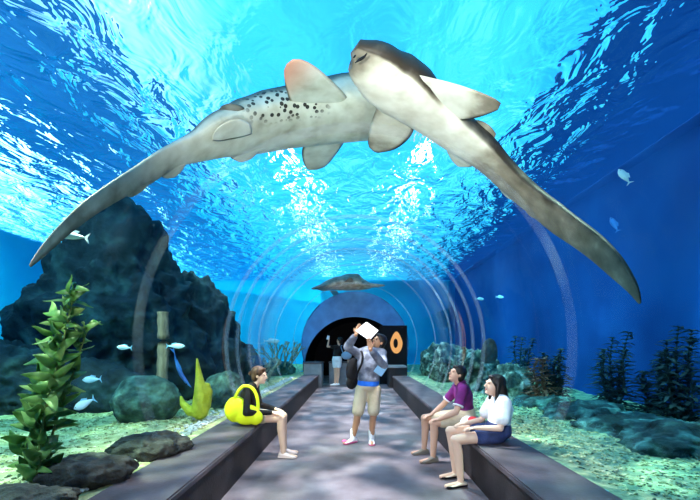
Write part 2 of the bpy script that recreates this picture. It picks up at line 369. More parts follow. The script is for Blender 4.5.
# orange oval with a dark core on a black board by the tunnel end
t = thing('oval_sign', 'orange oval panel with a dark centre on the black board at the tunnel end', 'sign', (1.5, 15.3, 0))
bm = bmesh.new(); add_box(bm, (.95, 15.35, .0), (2.0, 15.5, 2.25)); obj('board', bm, M['black'], t, False)
def oval(c, a, b, y0, y1, tip=0):
    bm = bmesh.new(); n = 40
    def P(k, y, s=1):
        th = 2 * PI * k / n; z = math.sin(th)
        return bm.verts.new((c[0] + a * s * math.cos(th) * (1 - tip * max(z, 0)), y, c[1] + b * s * z))
    loft(bm, [[P(k, y1) for k in range(n)], [P(k, y0 + .01) for k in range(n)], [P(k, y0, .93) for k in range(n)]]); return bm
c = place(396.5, 342.5, 15.28)
obj('oval_panel', oval((c.x, c.z), .235, .42, 15.30, 15.35, .35), M['orange'], t)
obj('oval_core', oval((c.x - .03, c.z - .03), .085, .18, 15.285, 15.30), M['black'], t)

# ================================================================== SEABED
def sand(name, xs, ys, nx, ny, zf, m, label):
    bm = bmesh.new(); g = []
    for j in range(ny + 1):
        row = []
        for i in range(nx + 1):
            x = xs[0] + (xs[1] - xs[0]) * i / nx; y = ys[0] + (ys[1] - ys[0]) * j / ny
            xx = x if y < 15.9 or abs(x) > 2.2 else math.copysign(2.2, x); row.append(bm.verts.new((xx, y, zf(xx, y))))
        g.append(row)
    for j in range(ny):
        for i in range(nx): bm.faces.new((g[j][i], g[j][i + 1], g[j + 1][i + 1], g[j + 1][i]))
    o = obj(name, bm, m); return tag(o, label, 'sand', kind='stuff')
def zl(x, y): return .435 + .05 * noise.noise(V3((x * 1.3, y * 1.3, 0))) * min(1, (abs(x) - 1.8) * 1.5) + .018 * noise.noise(V3((x * 7, y * 7, 3)))
sand('sand', (-10.98, -1.835), (Y0 + .02, 21.98), 160, 300, zl, M['sand_l'], 'pale coral sand of the tank beyond the left bench')
sand('sand', (1.835, 5.18), (Y0 + .02, 21.98), 80, 300, zl, M['sand_r'], 'greenish coral sand of the tank beyond the right bench')
def pebbles(name, items, m):
    vs = []; fs = []
    for (x, y, z, ex, ey, ez, an) in items:
        b = len(vs); c_, s_ = math.cos(an), math.sin(an)
        for (u, v, w) in ((1, 0, 0), (0, 1, 0), (-1, 0, 0), (0, -1, 0), (.5, .5, .7), (-.5, .5, .8), (-.5, -.5, .7), (.5, -.5, .8), (0, 0, -1)):
            u *= ex; v *= ey; vs.append((x + u * c_ - v * s_, y + u * s_ + v * c_, z + w * ez))
        fs += [tuple(b + i for i in f) for f in ((0, 1, 4), (1, 2, 5), (2, 3, 6), (3, 0, 7), (1, 5, 4), (2, 6, 5), (3, 7, 6), (0, 4, 7), (4, 5, 6, 7), (1, 0, 8), (2, 1, 8), (3, 2, 8), (0, 3, 8))]
    me = bpy.data.meshes.new(name); me.from_pydata(vs, [], fs); return link(name, me, m, None, False)
def gravel_strip(s, label):
    it = []
    for k in range(1300):
        y = random.uniform(1.5, 13); x = s * (1.97 + abs(random.gauss(0, .09))); r = random.uniform(.014, .032)
        it.append((x, y, zl(x, y) + r * .5, r, r * 1.2, r * .7, random.random() * 6))
    return tag(pebbles('gravel', it, M['gravel']), label, 'gravel', kind='stuff')
gravel_strip(-1, 'strip of white gravel along the glass behind the left bench')

def rubble(xs, ys, n, m, label, rnd):
    it = []
    for k in range(n):
        x = rnd.uniform(*xs); y = ys[0] + (ys[1] - ys[0]) * rnd.random() ** 1.3; r = rnd.uniform(.005, .017) * (1 + .35 * (y > 5))
        it.append((x, y, zl(x, y) + r * .2, r * rnd.uniform(.7, 2), r * rnd.uniform(.7, 1.5), r * rnd.uniform(.5, 1), rnd.random() * 6))
    return tag(pebbles('coral_rubble', it, m), label, 'coral rubble', kind='stuff')
M['rubble'] = mat('coral rubble pieces', [(.36, (.10, .13, .06)), (.5, (.45, .42, .2)), (.62, (.85, .80, .52))], scale=14, rough=.95)
M['rubble_green'] = mat('greenish coral rubble pieces', [(.36, (.04, .10, .07)), (.5, (.34, .42, .2)), (.62, (.85, .85, .5))], scale=14, rough=.95)
rubble((-5, -1.95), (2, 8), 5000, M['rubble'], 'loose bits of coral strewn over the sand beyond the left bench', random.Random(11))
rubble((1.95, 4.2), (2, 9), 7000, M['rubble_green'], 'loose bits of coral strewn over the sand beyond the right bench', random.Random(12))
# ------------------------------------------------------------------ rocks
def rock(name, label, c, rad, m, seed=0, amp=.25, freq=1.2, sub=5, group=None, cat='rock', flat=.0):
    bm = bmesh.new(); bmesh.ops.create_icosphere(bm, subdivisions=sub, radius=1)
    off = V3((seed * 7.3, seed * 3.1, seed * 1.7)); mr = sum(rad) / 3
    for v in bm.verts:
        d = v.co.normalized()
        p = V3((d.x * rad[0], d.y * rad[1], d.z * rad[2]))
        q = p / mr * freq + off
        h = noise.fractal(q, 1.0, 2.1, 6) * amp + amp * .6 * (.5 - abs(noise.noise(q * 2.3))) + amp * .25 * noise.noise(q * 8)
        v.co = p * (1 + h)
        v.co.z = max(v.co.z, -rad[2] * .9)
    o = obj(name, bm, m); o.location = c
    return tag(o, label, cat, group)
G = 'rocks of the left reef'
rock('reef_rock', 'huge dark reef rock rising behind the green kelp', (-4.75, 7.9, 1.75), (1.7, 1.05, 2.15), M['rock'], 1, .28, 1.3, 6, G)
rock('reef_rock', 'tall dark reef pillar left of the bright cyan water', (-3.5, 8.8, 1.2), (.95, .8, 1.75), M['rock'], 2, .25, 1.3, 6, G)
rock('reef_rock', 'low dark reef rock below the blue gap at the left edge', (-5.9, 6.6, .7), (1.25, .8, .85), M['rock'], 3, .28, 1.5, 6, G)
rock('reef_rock', 'dark reef base between the mossy boulder and the kelp', (-4.3, 6.7, .55), (1.0, .5, .65), M['rock'], 4, .3, 1.5, 5, G)
rock('reef_rock', 'distant dark reef rock under the cyan water', (-3.9, 12, .6), (1.1, 1.5, .85), M['rock'], 5, .3, 1.5, 5, G)
rock('boulder', 'rounded mossy boulder on the sand left of the yellow coral', place(147, 402, 5.75), (.46, .38, .36), M['rock_moss'], 6, .14, 1.2)
rock('boulder', 'small mossy boulder just right of the yellow coral', place(224, 392, 7.0), (.34, .4, .34), M['rock_moss'], 16, .16, 1.2)
rock('flat_rock', 'dark brown rock lying on the sand at the foot of the kelp', place(84, 473, 3.1), (.34, .26, .125), M['rock_brown'], 7, .25, 1.3)
rock('flat_rock', 'dark grey flat rock on the sand beside the left bench glass', place(152, 447, 3.95), (.34, .33, .13), M['rock_brown'], 8, .22, 1.3)
rock('flat_rock', 'dark rock cut by the lower left corner of the view', place(18, 503, 2.6), (.34, .2, .10), M['rock_brown'], 9, .25, 1.3)
t = thing('reflection_column', 'brown upright post imitating a reflection before the dark reef', 'column', place(161, 388, 6.4))
bm = bmesh.new(); p0 = place(161, 392, 6.3); p1 = place(163, 312, 6.3)  # solid column built to stand for a brownish pillar reflection
add_tube(bm, resample([p0, (p0 + p1) / 2 + V3((.02, 0, 0)), p1], 24), [.085 + .006 * math.sin(k * 1.7) for k in range(24)], 14); obj('shaft', bm, M['column'], t)

G = 'low reef rocks along the right tank'
for k, (px, py, d, rx, ry, rz) in enumerate(((690, 447, 4.15, .55, .7, .22), (640, 433, 5.0, .62, .6, .24), (590, 421, 5.9, .62, .7, .25), (548, 412, 7.0, .55, .7, .26))):
    rock('ridge_rock', ('dark teal low reef rock cut by the right edge of the view', 'dark teal low reef rock second from the right edge', 'dark teal low reef rock before the tallest dark weed', 'dark teal low reef rock just behind the woman in white')[k],
         place(px, py, d), (rx, ry, rz), M['ridge'], 20 + k, .32, 1.6, 5, G)
G = 'encrusted rocks beside the right bench'
for k, (x, y, z, rx, ry, rz) in enumerate(((2.75, 14.0, .85, .4, .8, .66), (2.85, 11.9, .8, .5, .8, .72), (3.0, 9.9, .7, .5, .8, .62), (3.25, 8.4, .62, .45, .6, .45))):
    rock('encrusted_rock', ('pale green encrusted rock nearest the tunnel end on the right', 'pale green encrusted rock just left of the man in purple', 'pale green encrusted rock behind the man in purple', 'dark green encrusted rock behind the head of the woman in white')[k],
         (x, y, z), (rx, ry, rz), M['rock_crust'], 30 + k, .3, 1.8, 5, G)
rock('round_rock', 'black rounded rock on top of the reef above the woman in white', place(489, 352, 8.5), (.17, .17, .27), M['rock_brown'], 40, .12, 1)

# ------------------------------------------------------------------ plants and corals
def leaf(bm, base, d, up, L, W, droop=.3, nseg=7):
    d = d.normalized(); side = d.cross(up)
    if side.length < .05: side = V3((1, 0, 0))
    side.normalize(); nrm = side.cross(d).normalized(); R = []
    for k in range(nseg + 1):
        s = k / nseg; c = base + d * L * s - V3((0, 0, 1)) * droop * L * s * s + nrm * .1 * L * math.sin(s * 5)
        w = W * (math.sin(PI * min(1, s ** .75)) + .06) * .5
        R.append([bm.verts.new(c - side * w + nrm * w * .35), bm.verts.new(c), bm.verts.new(c + side * w + nrm * w * .35)])
    for A, B in zip(R, R[1:]):
        bm.faces.new((A[0], A[1], B[1], B[0])); bm.faces.new((A[1], A[2], B[2], B[1]))
def add_thickness(o, t):
    s = o.modifiers.new('thick', 'SOLIDIFY'); s.thickness = t; s.offset = 0
t = thing('kelp', 'tall bright green leafy kelp on the sand at the left', 'seaweed', place(40, 482, 2.95))
sb = bmesh.new(); lb = bmesh.new(); rnd = random.Random(3)
for (bx, by, tx, ty, n) in ((36, 482, 76, 288, 62), (30, 478, 60, 316, 44), (44, 484, 90, 322, 38), (24, 480, 40, 392, 16), (38, 480, 72, 300, 44)):
    D = 2.95 + rnd.uniform(-.12, .12)
    pts = [place(bx, by, D), place(bx + (tx - bx) * .25 - 2, by + (ty - by) * .33, D), place(bx + (tx - bx) * .6, by + (ty - by) * .66, D + .03), place(tx, ty, D + .05)]
    P = resample(pts, 40); add_tube(sb, P, interp([.011, .009, .006, .003], 40), 7)
    for k in range(n):
        s = (k + .7) / n; i = min(int(s * 39), 38); a = k * 2.4 + rnd.uniform(-.4, .4)
        el = rnd.uniform(.15, 1.15)
        dd = V3((math.cos(a) * math.cos(el), math.sin(a) * math.cos(el), math.sin(el)))
        L = (.14 + .09 * rnd.random()) * (1 - .35 * abs(s - .45)); leaf(lb, P[i], dd, V3((rnd.uniform(-1, 1), -.8, rnd.uniform(-.2, 1))), L, L * rnd.uniform(.30, .42), rnd.uniform(-.05, .3))
obj('stem', sb, M['stem'], t); o = obj('foliage', lb, M['kelp'], t); add_thickness(o, .002)

def weed(base, h, n, label, seed, m, spread=.5, name='tall_weed', group='dark weeds along the right tank wall'):
    rnd = random.Random(seed); t = thing(name, label, 'seaweed', base, group); sb = bmesh.new(); lb = bmesh.new()
    for q in range(n):
        a = q * 2.4; hh = h * rnd.uniform(.65, 1); r = spread * rnd.uniform(.2, .6)
        b = V3(base) + V3((math.cos(a) * .07, math.sin(a) * .12, 0))
        tip = V3(base) + V3((math.cos(a) * r, math.sin(a) * r * 1.3, hh))
        P = resample([b, b.lerp(tip, .35) + V3((.05 * math.sin(q), .04, 0)), b.lerp(tip, .7) + V3((-.05, 0, 0)), tip], 24)
        add_tube(sb, P, interp([.016, .012, .005], 24), 6)
        for k in range(70):
            s = (k + 1) / 70; i = min(int(s * 23), 22); aa = k * 2.4 + rnd.random()
            dd = V3((math.cos(aa), math.sin(aa), rnd.uniform(.1, .7)))
            L = .42 * (1.05 - s * .75) * rnd.uniform(.6, 1.1); leaf(lb, P[i], dd, V3((0, 0, 1)), L, .06, rnd.uniform(-.1, .3), 4)
    obj('stem', sb, m, t); o = obj('foliage', lb, m, t); add_thickness(o, .002)
for k, (px, d, ytop, n, lab) in enumerate(((683, 5.6, 322, 5, 'dark bushy weed cut by the right edge of the view'), (614, 6.6, 328, 5, 'tall dark weed with two leaning tops right of centre in the right tank'), (556, 7.9, 348, 5, 'dark weed behind the woman in white'), (522, 9.2, 330, 4, 'thin dark weed farthest back on the right'), (655, 6.2, 350, 3, 'small dark weed between two taller ones'))):
    b = place(px, 400, d); b.z = .42; top = HC + (CY - ytop) / F * d
    weed(b, top - .42, n, lab, 50 + k, M['weed'])
b = place(541, 400, 7.3); b.z = .42; weed(b, 1.0, 2, 'reddish brown feathery weed behind the woman in white', 61, M['weed_red'], .15, 'red_weed', None)

# yellow coral: a tall spike on a broad body with one curling arm
bm = bmesh.new(); D = 5.6
def chain(bm, pts, rs):
    for (a, b, r0, r1) in zip(pts, pts[1:], rs, rs[1:]): add_capsule(bm, a, b, r0, r1, 10)
chain(bm, [place(200, 411, D), place(201, 395, D), place(199, 376, D), place(197, 359, D)], [.12, .10, .05, .015])
chain(bm, [place(203, 405, D + .03), place(206, 392, D + .05), place(207, 386, D + .05)], [.11, .09, .05])
chain(bm, [place(201, 412, D), place(190, 411, D), place(183, 404, D), place(181, 397, D)], [.09, .07, .045, .02])
tag(remeshed('yellow_coral', bm, .012, M['yellow_coral']), 'yellow coral with one tall spike and a curling arm on the sand', 'coral')
def branch_coral(name, label, base, h, n, seed, m, group=None):
    rnd = random.Random(seed); bm = bmesh.new(); base = V3(base)
    def grow(p, d, L, r, lv):
        q = p + d * L; add_capsule(bm, p, q, r, r * .75, 8)
        if lv:
            for _ in range(rnd.choice((2, 3))):
                e = (d + V3((rnd.uniform(-.8, .8), rnd.uniform(-.8, .8), rnd.uniform(-.1, .6)))).normalized(); grow(q, e, L * .72, r * .72, lv - 1)
    for k in range(n):
        a = k * 2 * PI / n; grow(base + V3((math.cos(a) * .12, math.sin(a) * .3, 0)), V3((math.cos(a) * .5, math.sin(a) * .5, 1)).normalized(), h * .38, .05, 3)
    return tag(remeshed(name, bm, .022, m, None, 1), label, 'coral', group)
branch_coral('branching_coral', 'brown branching coral by the tunnel end on the left', (-2.65, 14.6, .4), 1.4, 6, 1, M['coral'], 'branching corals at the left glass')
branch_coral('branching_coral', 'low brown branching coral behind the left bench, nearer than its twin', (-2.7, 11.6, .4), .8, 6, 2, M['coral'], 'branching corals at the left glass')
rock('encrusted_rock', 'greenish rock under the far branching coral on the left', (-2.85, 14.8, .45), (.5, .9, .4), M['rock_moss'], 44, .3, 1.6)

# ================================================================== FISH
def fish(label, c, L, head, m, group=None, slim=.2, name='fish', fm=None, curve=0, deep=.34):
    d = V3(head).normalized(); side, up = ring_frame(d); up = -up if up.z < 0 else up; side = d.cross(up)
    t = thing(name, label, 'fish', c, group); c = V3(c); bm = bmesh.new(); rings = []
    prof = [(0, .02), (.06, .35), (.18, .8), (.35, 1), (.55, .85), (.75, .5), (.88, .22), (.93, .17)]
    for s, w in prof:
        p = c + d * L * (.5 - s) + up * curve * L * (s - .5) ** 2 * 4
        rings.append([bm.verts.new(p + up * L * deep * .5 * w * math.sin(a) + side * L * slim * .5 * w * math.cos(a)) for a in [k * PI / 8 for k in range(16)]])
    loft(bm, rings); obj('body', bm, m, t)
    fm = fm or m
    def blade(nm, P, th=.008):
        bm = bmesh.new(); A = [bm.verts.new(p + side * th * L) for p in P]; B = [bm.verts.new(p - side * th * L) for p in P]
        n = len(P)
        bm.faces.new(A); bm.faces.new(B[::-1])
        for k in range(n): bm.faces.new((A[k], B[k], B[(k + 1) % n], A[(k + 1) % n]))
        obj(nm, bm, fm, t, False)
    cu = lambda s: up * curve * L * (s - .5) ** 2 * 4
    q = c - d * L * .40 + cu(.9)
    blade('tail_fin', [q, q - d * L * .16 + up * L * deep * .55, q - d * L * .1, q - d * L * .16 - up * L * deep * .55])
    q = c + up * L * deep * .42
    blade('dorsal_fin', [q + d * L * .15, q - d * L * .02 + up * L * deep * .25, q - d * L * .25 + up * L * .02, q - d * L * .2 - up * L * deep * .12])
    for s in (1, -1):
        bm = bmesh.new(); add_ell(bm, c + d * L * .38 + side * s * L * slim * .26 + up * L * .03, (L * .022,) * 3, seg=8); obj('eye', bm, M['eye'], t)
G = 'pale blue fish near the kelp'
fish('small pale blue fish right of the kelp top, farthest left of the upper pair', place(124, 347.5, 3.6), .14, (-1, .1, .05), M['fish'], G, fm=M['fish_fin'])
fish('pale blue fish beside the middle of the kelp', place(91.5, 379.5, 3.0), .125, (-1, -.2, -.05), M['fish'], G, fm=M['fish_fin'], deep=.42)
fish('pale blue fish nosing down beside the lower kelp', place(84, 404, 2.9), .15, (-1, -.2, -.55), M['fish'], G, fm=M['fish_fin'], deep=.42)
fish('slim pale blue fish in front of the brown post', place(176, 346, 4.6), .20, (1, .1, 0), M['fish'], G, fm=M['fish_fin'], deep=.3)
fish('slender dark blue fish hanging head down by the yellow coral', place(179, 370, 5.2), .55, (.45, 0, -1), M['fish_dark'], None, slim=.08, deep=.10, curve=.1)
G = 'small fish in the right tank'
fish('pale fish high against the blue right wall', place(624, 176, 5.2), .24, (-.5, .3, 1), M['fish_grey'], G, deep=.36)
fish('faint small fish below its twin against the blue right wall', place(614, 224, 5.4), .22, (-.3, .3, 1), M['fish_dark'], G, deep=.34)
fish('tiny light blue fish left of its pair beyond the rings', place(480, 299, 9), .2, (1, .2, 0), M['fish'], G)
fish('tiny light blue fish right of its pair beyond the rings', place(500, 297, 9), .2, (1, .2, 0), M['fish'], G)
fish('small pale fish deep in the cyan water left of the tunnel end', place(272, 341, 13), .5, (1, .2, 0), M['fish_grey'], None, deep=.3)
fish('whitish flat fish resting behind the tip of the left shark tail', place(70, 235, 3.6), .42, (-1, .3, .22), M['fish_grey'], None, slim=.3, deep=.2)

# ================================================================== SHARKS
def shark(name, label, st, Rs, roll, depth_ratio, fins, pig=None, N=90, SEG=40, dz=-.05):
    ctr = []; lat = []
    for (a, b), R in zip(st, Rs):
        A = cast(*a, R); B = cast(*b, R); ctr.append((A + B) / 2); lat.append((A - B) / 2)
    n = len(st)
    P = resample(ctr, N)
    # parameter of each resampled point among the stations
    L = [0]
    for a, b in zip(ctr, ctr[1:]): L.append(L[-1] + (b - a).length)
    def at(arr, s):
        i = 0
        while i < n - 2 and L[i + 1] < s: i += 1
        t = min(max((s - L[i]) / max(L[i + 1] - L[i], 1e-9), 0), 1)
        t = t * t * (3 - 2 * t) if False else t
        return arr[i] * (1 - t) + arr[i + 1] * t
    root = thing(name, label, 'shark', ctr[n // 3])
    bm = bmesh.new(); col = bm.verts.layers.float_color.new('pigment_shade'); rings = []
    for k, p in enumerate(P):
        s = L[-1] * k / (N - 1); f = k / (N - 1)
        T = (P[min(k + 1, N - 1)] - P[max(k - 1, 0)]).normalized()
        l_ = at(lat, s); l_ = l_ - T * l_.dot(T); a = max(l_.length, .004); ln = l_.normalized()
        v = ln.cross(T).normalized()
        inward = V3((-p.x, 0, HC - p.z)); inward = (inward.normalized() + (V3((0, 0, HC)) - p).normalized() * .6)
        if v.dot(inward) < 0: v = -v
        b = a * depth_ratio(f)
        ring = []
        for j in range(SEG):
            th = 2 * PI * j / SEG; c_, s_ = math.cos(th), math.sin(th)
            e = .85
            cc = math.copysign(abs(c_) ** e, c_); ss = math.copysign(abs(s_) ** (e if s_ > 0 else 1), s_)
            w = bm.verts.new(p + ln * a * cc + v * b * ss * (.5 if s_ > 0 else 1.25))
            dors = -math.sin(th - roll)           # 1 on the back, -1 on the belly
            d_ = min(max((dors - dz) / .5, 0), 1)
            pg = pig(f, d_, th) if pig else (d_, d_, 0)
            w[col] = (*pg, 1); ring.append(w)
        rings.append(ring)
    loft(bm, rings); obj('body', bm, M['shark'], root)
    for (nm, lead, trail, R, th, tipcol, base_d, *tipd) in fins:
        Rr = R if hasattr(R, '__len__') else (R, R)
        NS = 14; NC = 12
        ld = resample([cast(*q, Rr[0] + (Rr[1] - Rr[0]) * i / (len(lead) - 1)) for i, q in enumerate(lead)], NS)
        tr = resample([cast(*q, Rr[0] + (Rr[1] - Rr[0]) * i / (len(trail) - 1)) for i, q in enumerate(trail)], NS)
        bm = bmesh.new(); col = bm.verts.layers.float_color.new('pigment_shade'); rings = []
        for k in range(NS):
            f = k / (NS - 1); ch = tr[k] - ld[k]
            nxt = ld[min(k + 1, NS - 1)] + tr[min(k + 1, NS - 1)] - ld[max(k - 1, 0)] - tr[max(k - 1, 0)]
            nn = ch.cross(nxt)
            if nn.length < 1e-9: nn = ld[k] * 0 + V3((0, 0, 1))
            nn.normalize()
            if nn.dot(V3((0, 0, HC)) - ld[k]) < 0: nn = -nn
            ring = []
            for side in (1, -1):
                rng = range(NC) if side > 0 else range(NC, 0, -1)
                for j in rng:
                    x = j / NC
                    h = th * (1 - .85 * f) * (2.2 * math.sqrt(max(x, 0)) * (1 - x) ** 1.0 * .9 + .02)
                    w = bm.verts.new(ld[k].lerp(tr[k], x) + nn * h * side)
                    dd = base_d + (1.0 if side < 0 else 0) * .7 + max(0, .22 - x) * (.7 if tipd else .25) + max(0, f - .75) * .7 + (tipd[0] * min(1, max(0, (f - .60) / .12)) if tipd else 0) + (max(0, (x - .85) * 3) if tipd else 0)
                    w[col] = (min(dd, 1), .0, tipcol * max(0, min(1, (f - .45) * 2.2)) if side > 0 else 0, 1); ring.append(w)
            rings.append(ring)
        loft(bm, rings); obj(nm, bm, M['shark'], root)
    return root
# left shark, belly to the glass, its long tail curving down to the left
A_st = [((408, 108), (408, 116)), ((397, 93), (398, 130)), ((372, 89), (377, 136)), ((345, 90), (352, 138)), ((318, 95), (322, 141)), ((290, 99), (297, 144)), ((262, 103), (268, 149)), ((238, 109), (246, 152)),
        ((214, 119), (226, 154)), ((192, 134), (203, 159)), ((168, 147), (178, 166)), ((140, 164), (150, 184)), ((112, 182), (121, 199)), ((84, 202), (92, 217)), ((58, 227), (65, 238)), ((40, 248), (46, 255)), ((29, 265), (31, 267))]
A_R = interp([2.78, 2.76, 2.7, 2.6, 2.5, 2.42, 2.38], len(A_st))
def a_pig(f, d, th):
    up = max(0, math.cos(th))                       # towards the spotted flank along the upper edge
    band = max(0, 1 - abs(f - .33) / .14)
    dark = max(0, (f - .58) / .42)
    lower = max(0, -math.cos(th))
    return (min(1, d * .9 + .17 + .75 * dark * lower + .28 * dark), min(1, max(0, up * 2.4 - 1.1) * 2 * min(1, band * 1.6)), 0)
fA = [('pectoral_fin', [(349, 100), (343, 92), (326, 75), (310, 63), (297, 58.5), (288, 62), (284, 70)], [(309, 112), (303, 108), (296, 109), (290, 102), (287, 92), (285, 84), (284, 74)], (2.69, 2.70), .030, 1.0, .12),
      ('pectoral_fin', [(354, 118), (349, 134), (337, 153), (326, 166), (316, 170), (310, 170)], [(324, 124), (318, 138), (306, 142), (302, 150), (303, 161), (307, 169)], (2.71, 2.70), .030, .15, .08),
      ('pelvic_fin', [(249, 123), (240, 119), (230, 120), (218, 127), (212, 137)], [(252, 134), (243, 137), (232, 139), (221, 141), (212, 140)], (2.53, 2.49), .022, 0, .0),
      ('pelvic_fin', [(271, 146), (262, 150), (251, 159), (243, 162)], [(240, 151), (228, 153), (231, 158), (239, 162)], (2.57, 2.56), .024, .2, .05),
      ('dorsal_fin', [(246, 109), (240, 105), (231, 103.5), (222, 106)], [(219, 118), (217.5, 115), (218, 111), (220.5, 107)], (2.66, 2.76), .035, 0, .8),
      ('anal_fin', [(187, 162), (182, 171), (175, 177), (169, 178.5)], [(166, 168), (160, 173), (162, 177), (167, 178.5)], (2.52, 2.51), .02, 0, .25),
      ('caudal_lobe', [(152, 180), (146, 188), (138, 194), (132, 197)], [(132, 188), (127, 192), (126, 196), (130, 197.5)], (2.47, 2.47), .018, 0, .4)]
shark('zebra_shark', 'zebra shark with spotted flank and long tail reaching down to the left', A_st, A_R, -.35, lambda f: .62 if f < .45 else max(.34, .62 - (f - .45) * 1.2), fA, a_pig)
# right shark, head up, white belly to the glass, tail running down to the right
B_st = [((352, 53), (350, 57)), ((357, 45), (352, 65)), ((368, 41.5), (358, 78)), ((384, 45), (366, 91)), ((402, 55), (376, 105)), ((419, 71), (392, 117)), ((433, 90), (410, 126)), ((448, 107), (428, 136)), ((464, 122), (445, 147)),
        ((480, 136), (463, 158)), ((494, 149), (479, 169)), ((507, 163), (493, 181)), ((524, 180), (508, 195)), ((542, 194), (526, 210)), ((567, 211), (547, 228)), ((600, 236), (583, 253)), ((622, 259), (607, 273)), ((636, 283), (628, 292)), ((641, 303), (639, 304))]
B_R = interp([2.45, 2.42, 2.42, 2.42, 2.45, 2.5, 2.5, 2.5], len(B_st))
def b_pig(f, d, th):
    snout = max(0, 1 - f / .06)
    rim = min(1, max(0, (math.cos(th) - .80) / .12)) * min(1, max(0, (.24 - f) / .06))
    tail = min(1, max(0, (f - .36) / .12)); up = max(0, math.cos(th + .5)); lo = max(0, -math.cos(th))
    d2 = d * .9 + .04 + snout * .8 + rim + tail * (.55 + .35 * up)
    return (min(1, d2), .0, 0)
fB = [('pectoral_fin', [(404, 72), (424, 76), (449, 82), (475, 90), (494, 98), (501, 103)], [(404, 108), (424, 116), (441, 121), (457, 121.5), (480, 117), (498, 110)], (2.405, 2.42), .030, 0, .0, .42),  # tip darkened: brown mottling plus a shadow line painted into the colour
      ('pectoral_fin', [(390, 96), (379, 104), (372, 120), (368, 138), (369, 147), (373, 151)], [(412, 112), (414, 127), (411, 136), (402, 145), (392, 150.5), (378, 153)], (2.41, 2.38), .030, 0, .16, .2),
      ('pelvic_fin', [(444, 143), (448, 154), (453, 162), (458, 166.5)], [(466, 157), (474, 164), (470, 167), (461, 167)], (2.46, 2.46), .028, 0, .1),
      ('pelvic_fin', [(464, 121), (478, 120), (489, 125), (495, 132)], [(484, 141), (489, 142), (494, 139), (496, 134)], (2.54, 2.60), .028, 0, .5),
      ('dorsal_fin', [(500, 154), (511, 160), (520, 170), (524, 176)], [(512, 172), (518, 177), (522, 179), (525, 178)], (2.58, 2.66), .024, 0, .7),
      ('anal_fin', [(494, 178), (500, 190), (506, 197), (512, 200)], [(510, 194), (519, 198), (522, 202), (516, 202)], (2.5, 2.48), .02, 0, .35),
      ('caudal_lobe', [(520, 201), (524, 209), (530, 216), (536, 218)], [(536, 214), (542, 219), (543, 222), (539, 220)], (2.5, 2.5), .018, 0, .5)]
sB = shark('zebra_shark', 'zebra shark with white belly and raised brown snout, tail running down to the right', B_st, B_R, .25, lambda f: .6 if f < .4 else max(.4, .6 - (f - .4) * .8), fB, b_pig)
def on_shark(nm, pts, R, r, m):
    bm = bmesh.new(); P = resample([cast(*q, R) for q in pts], 14); add_tube(bm, P, [max(.002, r * math.sin(PI * (k + .5) / 14)) for k in range(14)], 8)
    return obj(nm, bm, m, sB)
on_shark('mouth', [(355, 63), (359, 60), (364, 57), (367, 53)], 2.325, .012, M['eye'])
on_shark('nostril', [(353, 58), (354.5, 56.5), (356, 55)], 2.33, .008, M['eye'])
# a third shark far down the tunnel, seen against the rippled surface
C_st = [((312, 288), (312, 289)), ((322, 285), (323, 289)), ((334, 281.5), (336, 288.5)), ((345, 281), (346, 288.5)), ((356, 282.5), (356, 288)), ((366, 284), (366, 287.5)), ((384, 285), (384, 286))]
fC = [('pectoral_fin', [(330, 291), (334, 296), (337, 297)], [(337, 291), (339, 294), (338, 297)], (2.28, 2.25), .03, 0, .3),
      ('dorsal_fin', [(344, 282), (349, 278), (352, 278)], [(351, 283), (353, 281), (353, 279)], (2.3, 2.33), .03, 0, .6)]
shark('zebra_shark', 'small brownish shark lying across the vault above the tunnel end', C_st, [2.28] * 7, 0, lambda f: .5, fC, lambda f, d, th: (.42 + .3 * d, 0, 0), 40, 20)

# ================================================================== PEOPLE
def hand_shapes(bm, w, d, pn, side, curl=.5, s=1.0):
    """palm and five fingers: w wrist, d pointing direction, pn palm normal, side +1/-1 puts the thumb"""
    d = V3(d).normalized(); pn = V3(pn); pn = (pn - d * pn.dot(d)).normalized(); lt = d.cross(pn).normalized() * side
    w = V3(w)
    for k, (off, L) in enumerate(((.028, .070), (.010, .078), (-.009, .073), (-.027, .058))):
        kn = w + d * .082 * s + lt * off * s
        add_capsule(bm, w + lt * off * .5 * s, kn, .015 * s, .0125 * s, 8)
        p = kn; dr = d
        for seg, fr in enumerate((.45, .32, .23)):
            c = curl * (.6 + .4 * seg); dr = (dr * math.cos(c) + pn * math.sin(c)).normalized() if seg else (d * math.cos(curl * .6) + pn * math.sin(curl * .6)).normalized()
            q = p + dr * L * fr * 1.15 * s; add_capsule(bm, p, q, (.0095 - .0008 * seg) * s, (.0088 - .0008 * seg) * s, 8); p = q
            pn = (pn - dr * pn.dot(dr)).normalized()
        pn = V3(pn)
    b = w + d * .025 * s + lt * .02 * s; m = b + (d * .6 + lt * .8).normalized() * .04 * s; e = m + (d * .9 + lt * .25 + pn * .3).normalized() * .032 * s
    add_capsule(bm, b, m, .013 * s, .0115 * s, 8); add_capsule(bm, m, e, .0105 * s, .0085 * s, 8)
def lerp(a, b, t): return V3(a).lerp(V3(b), t)
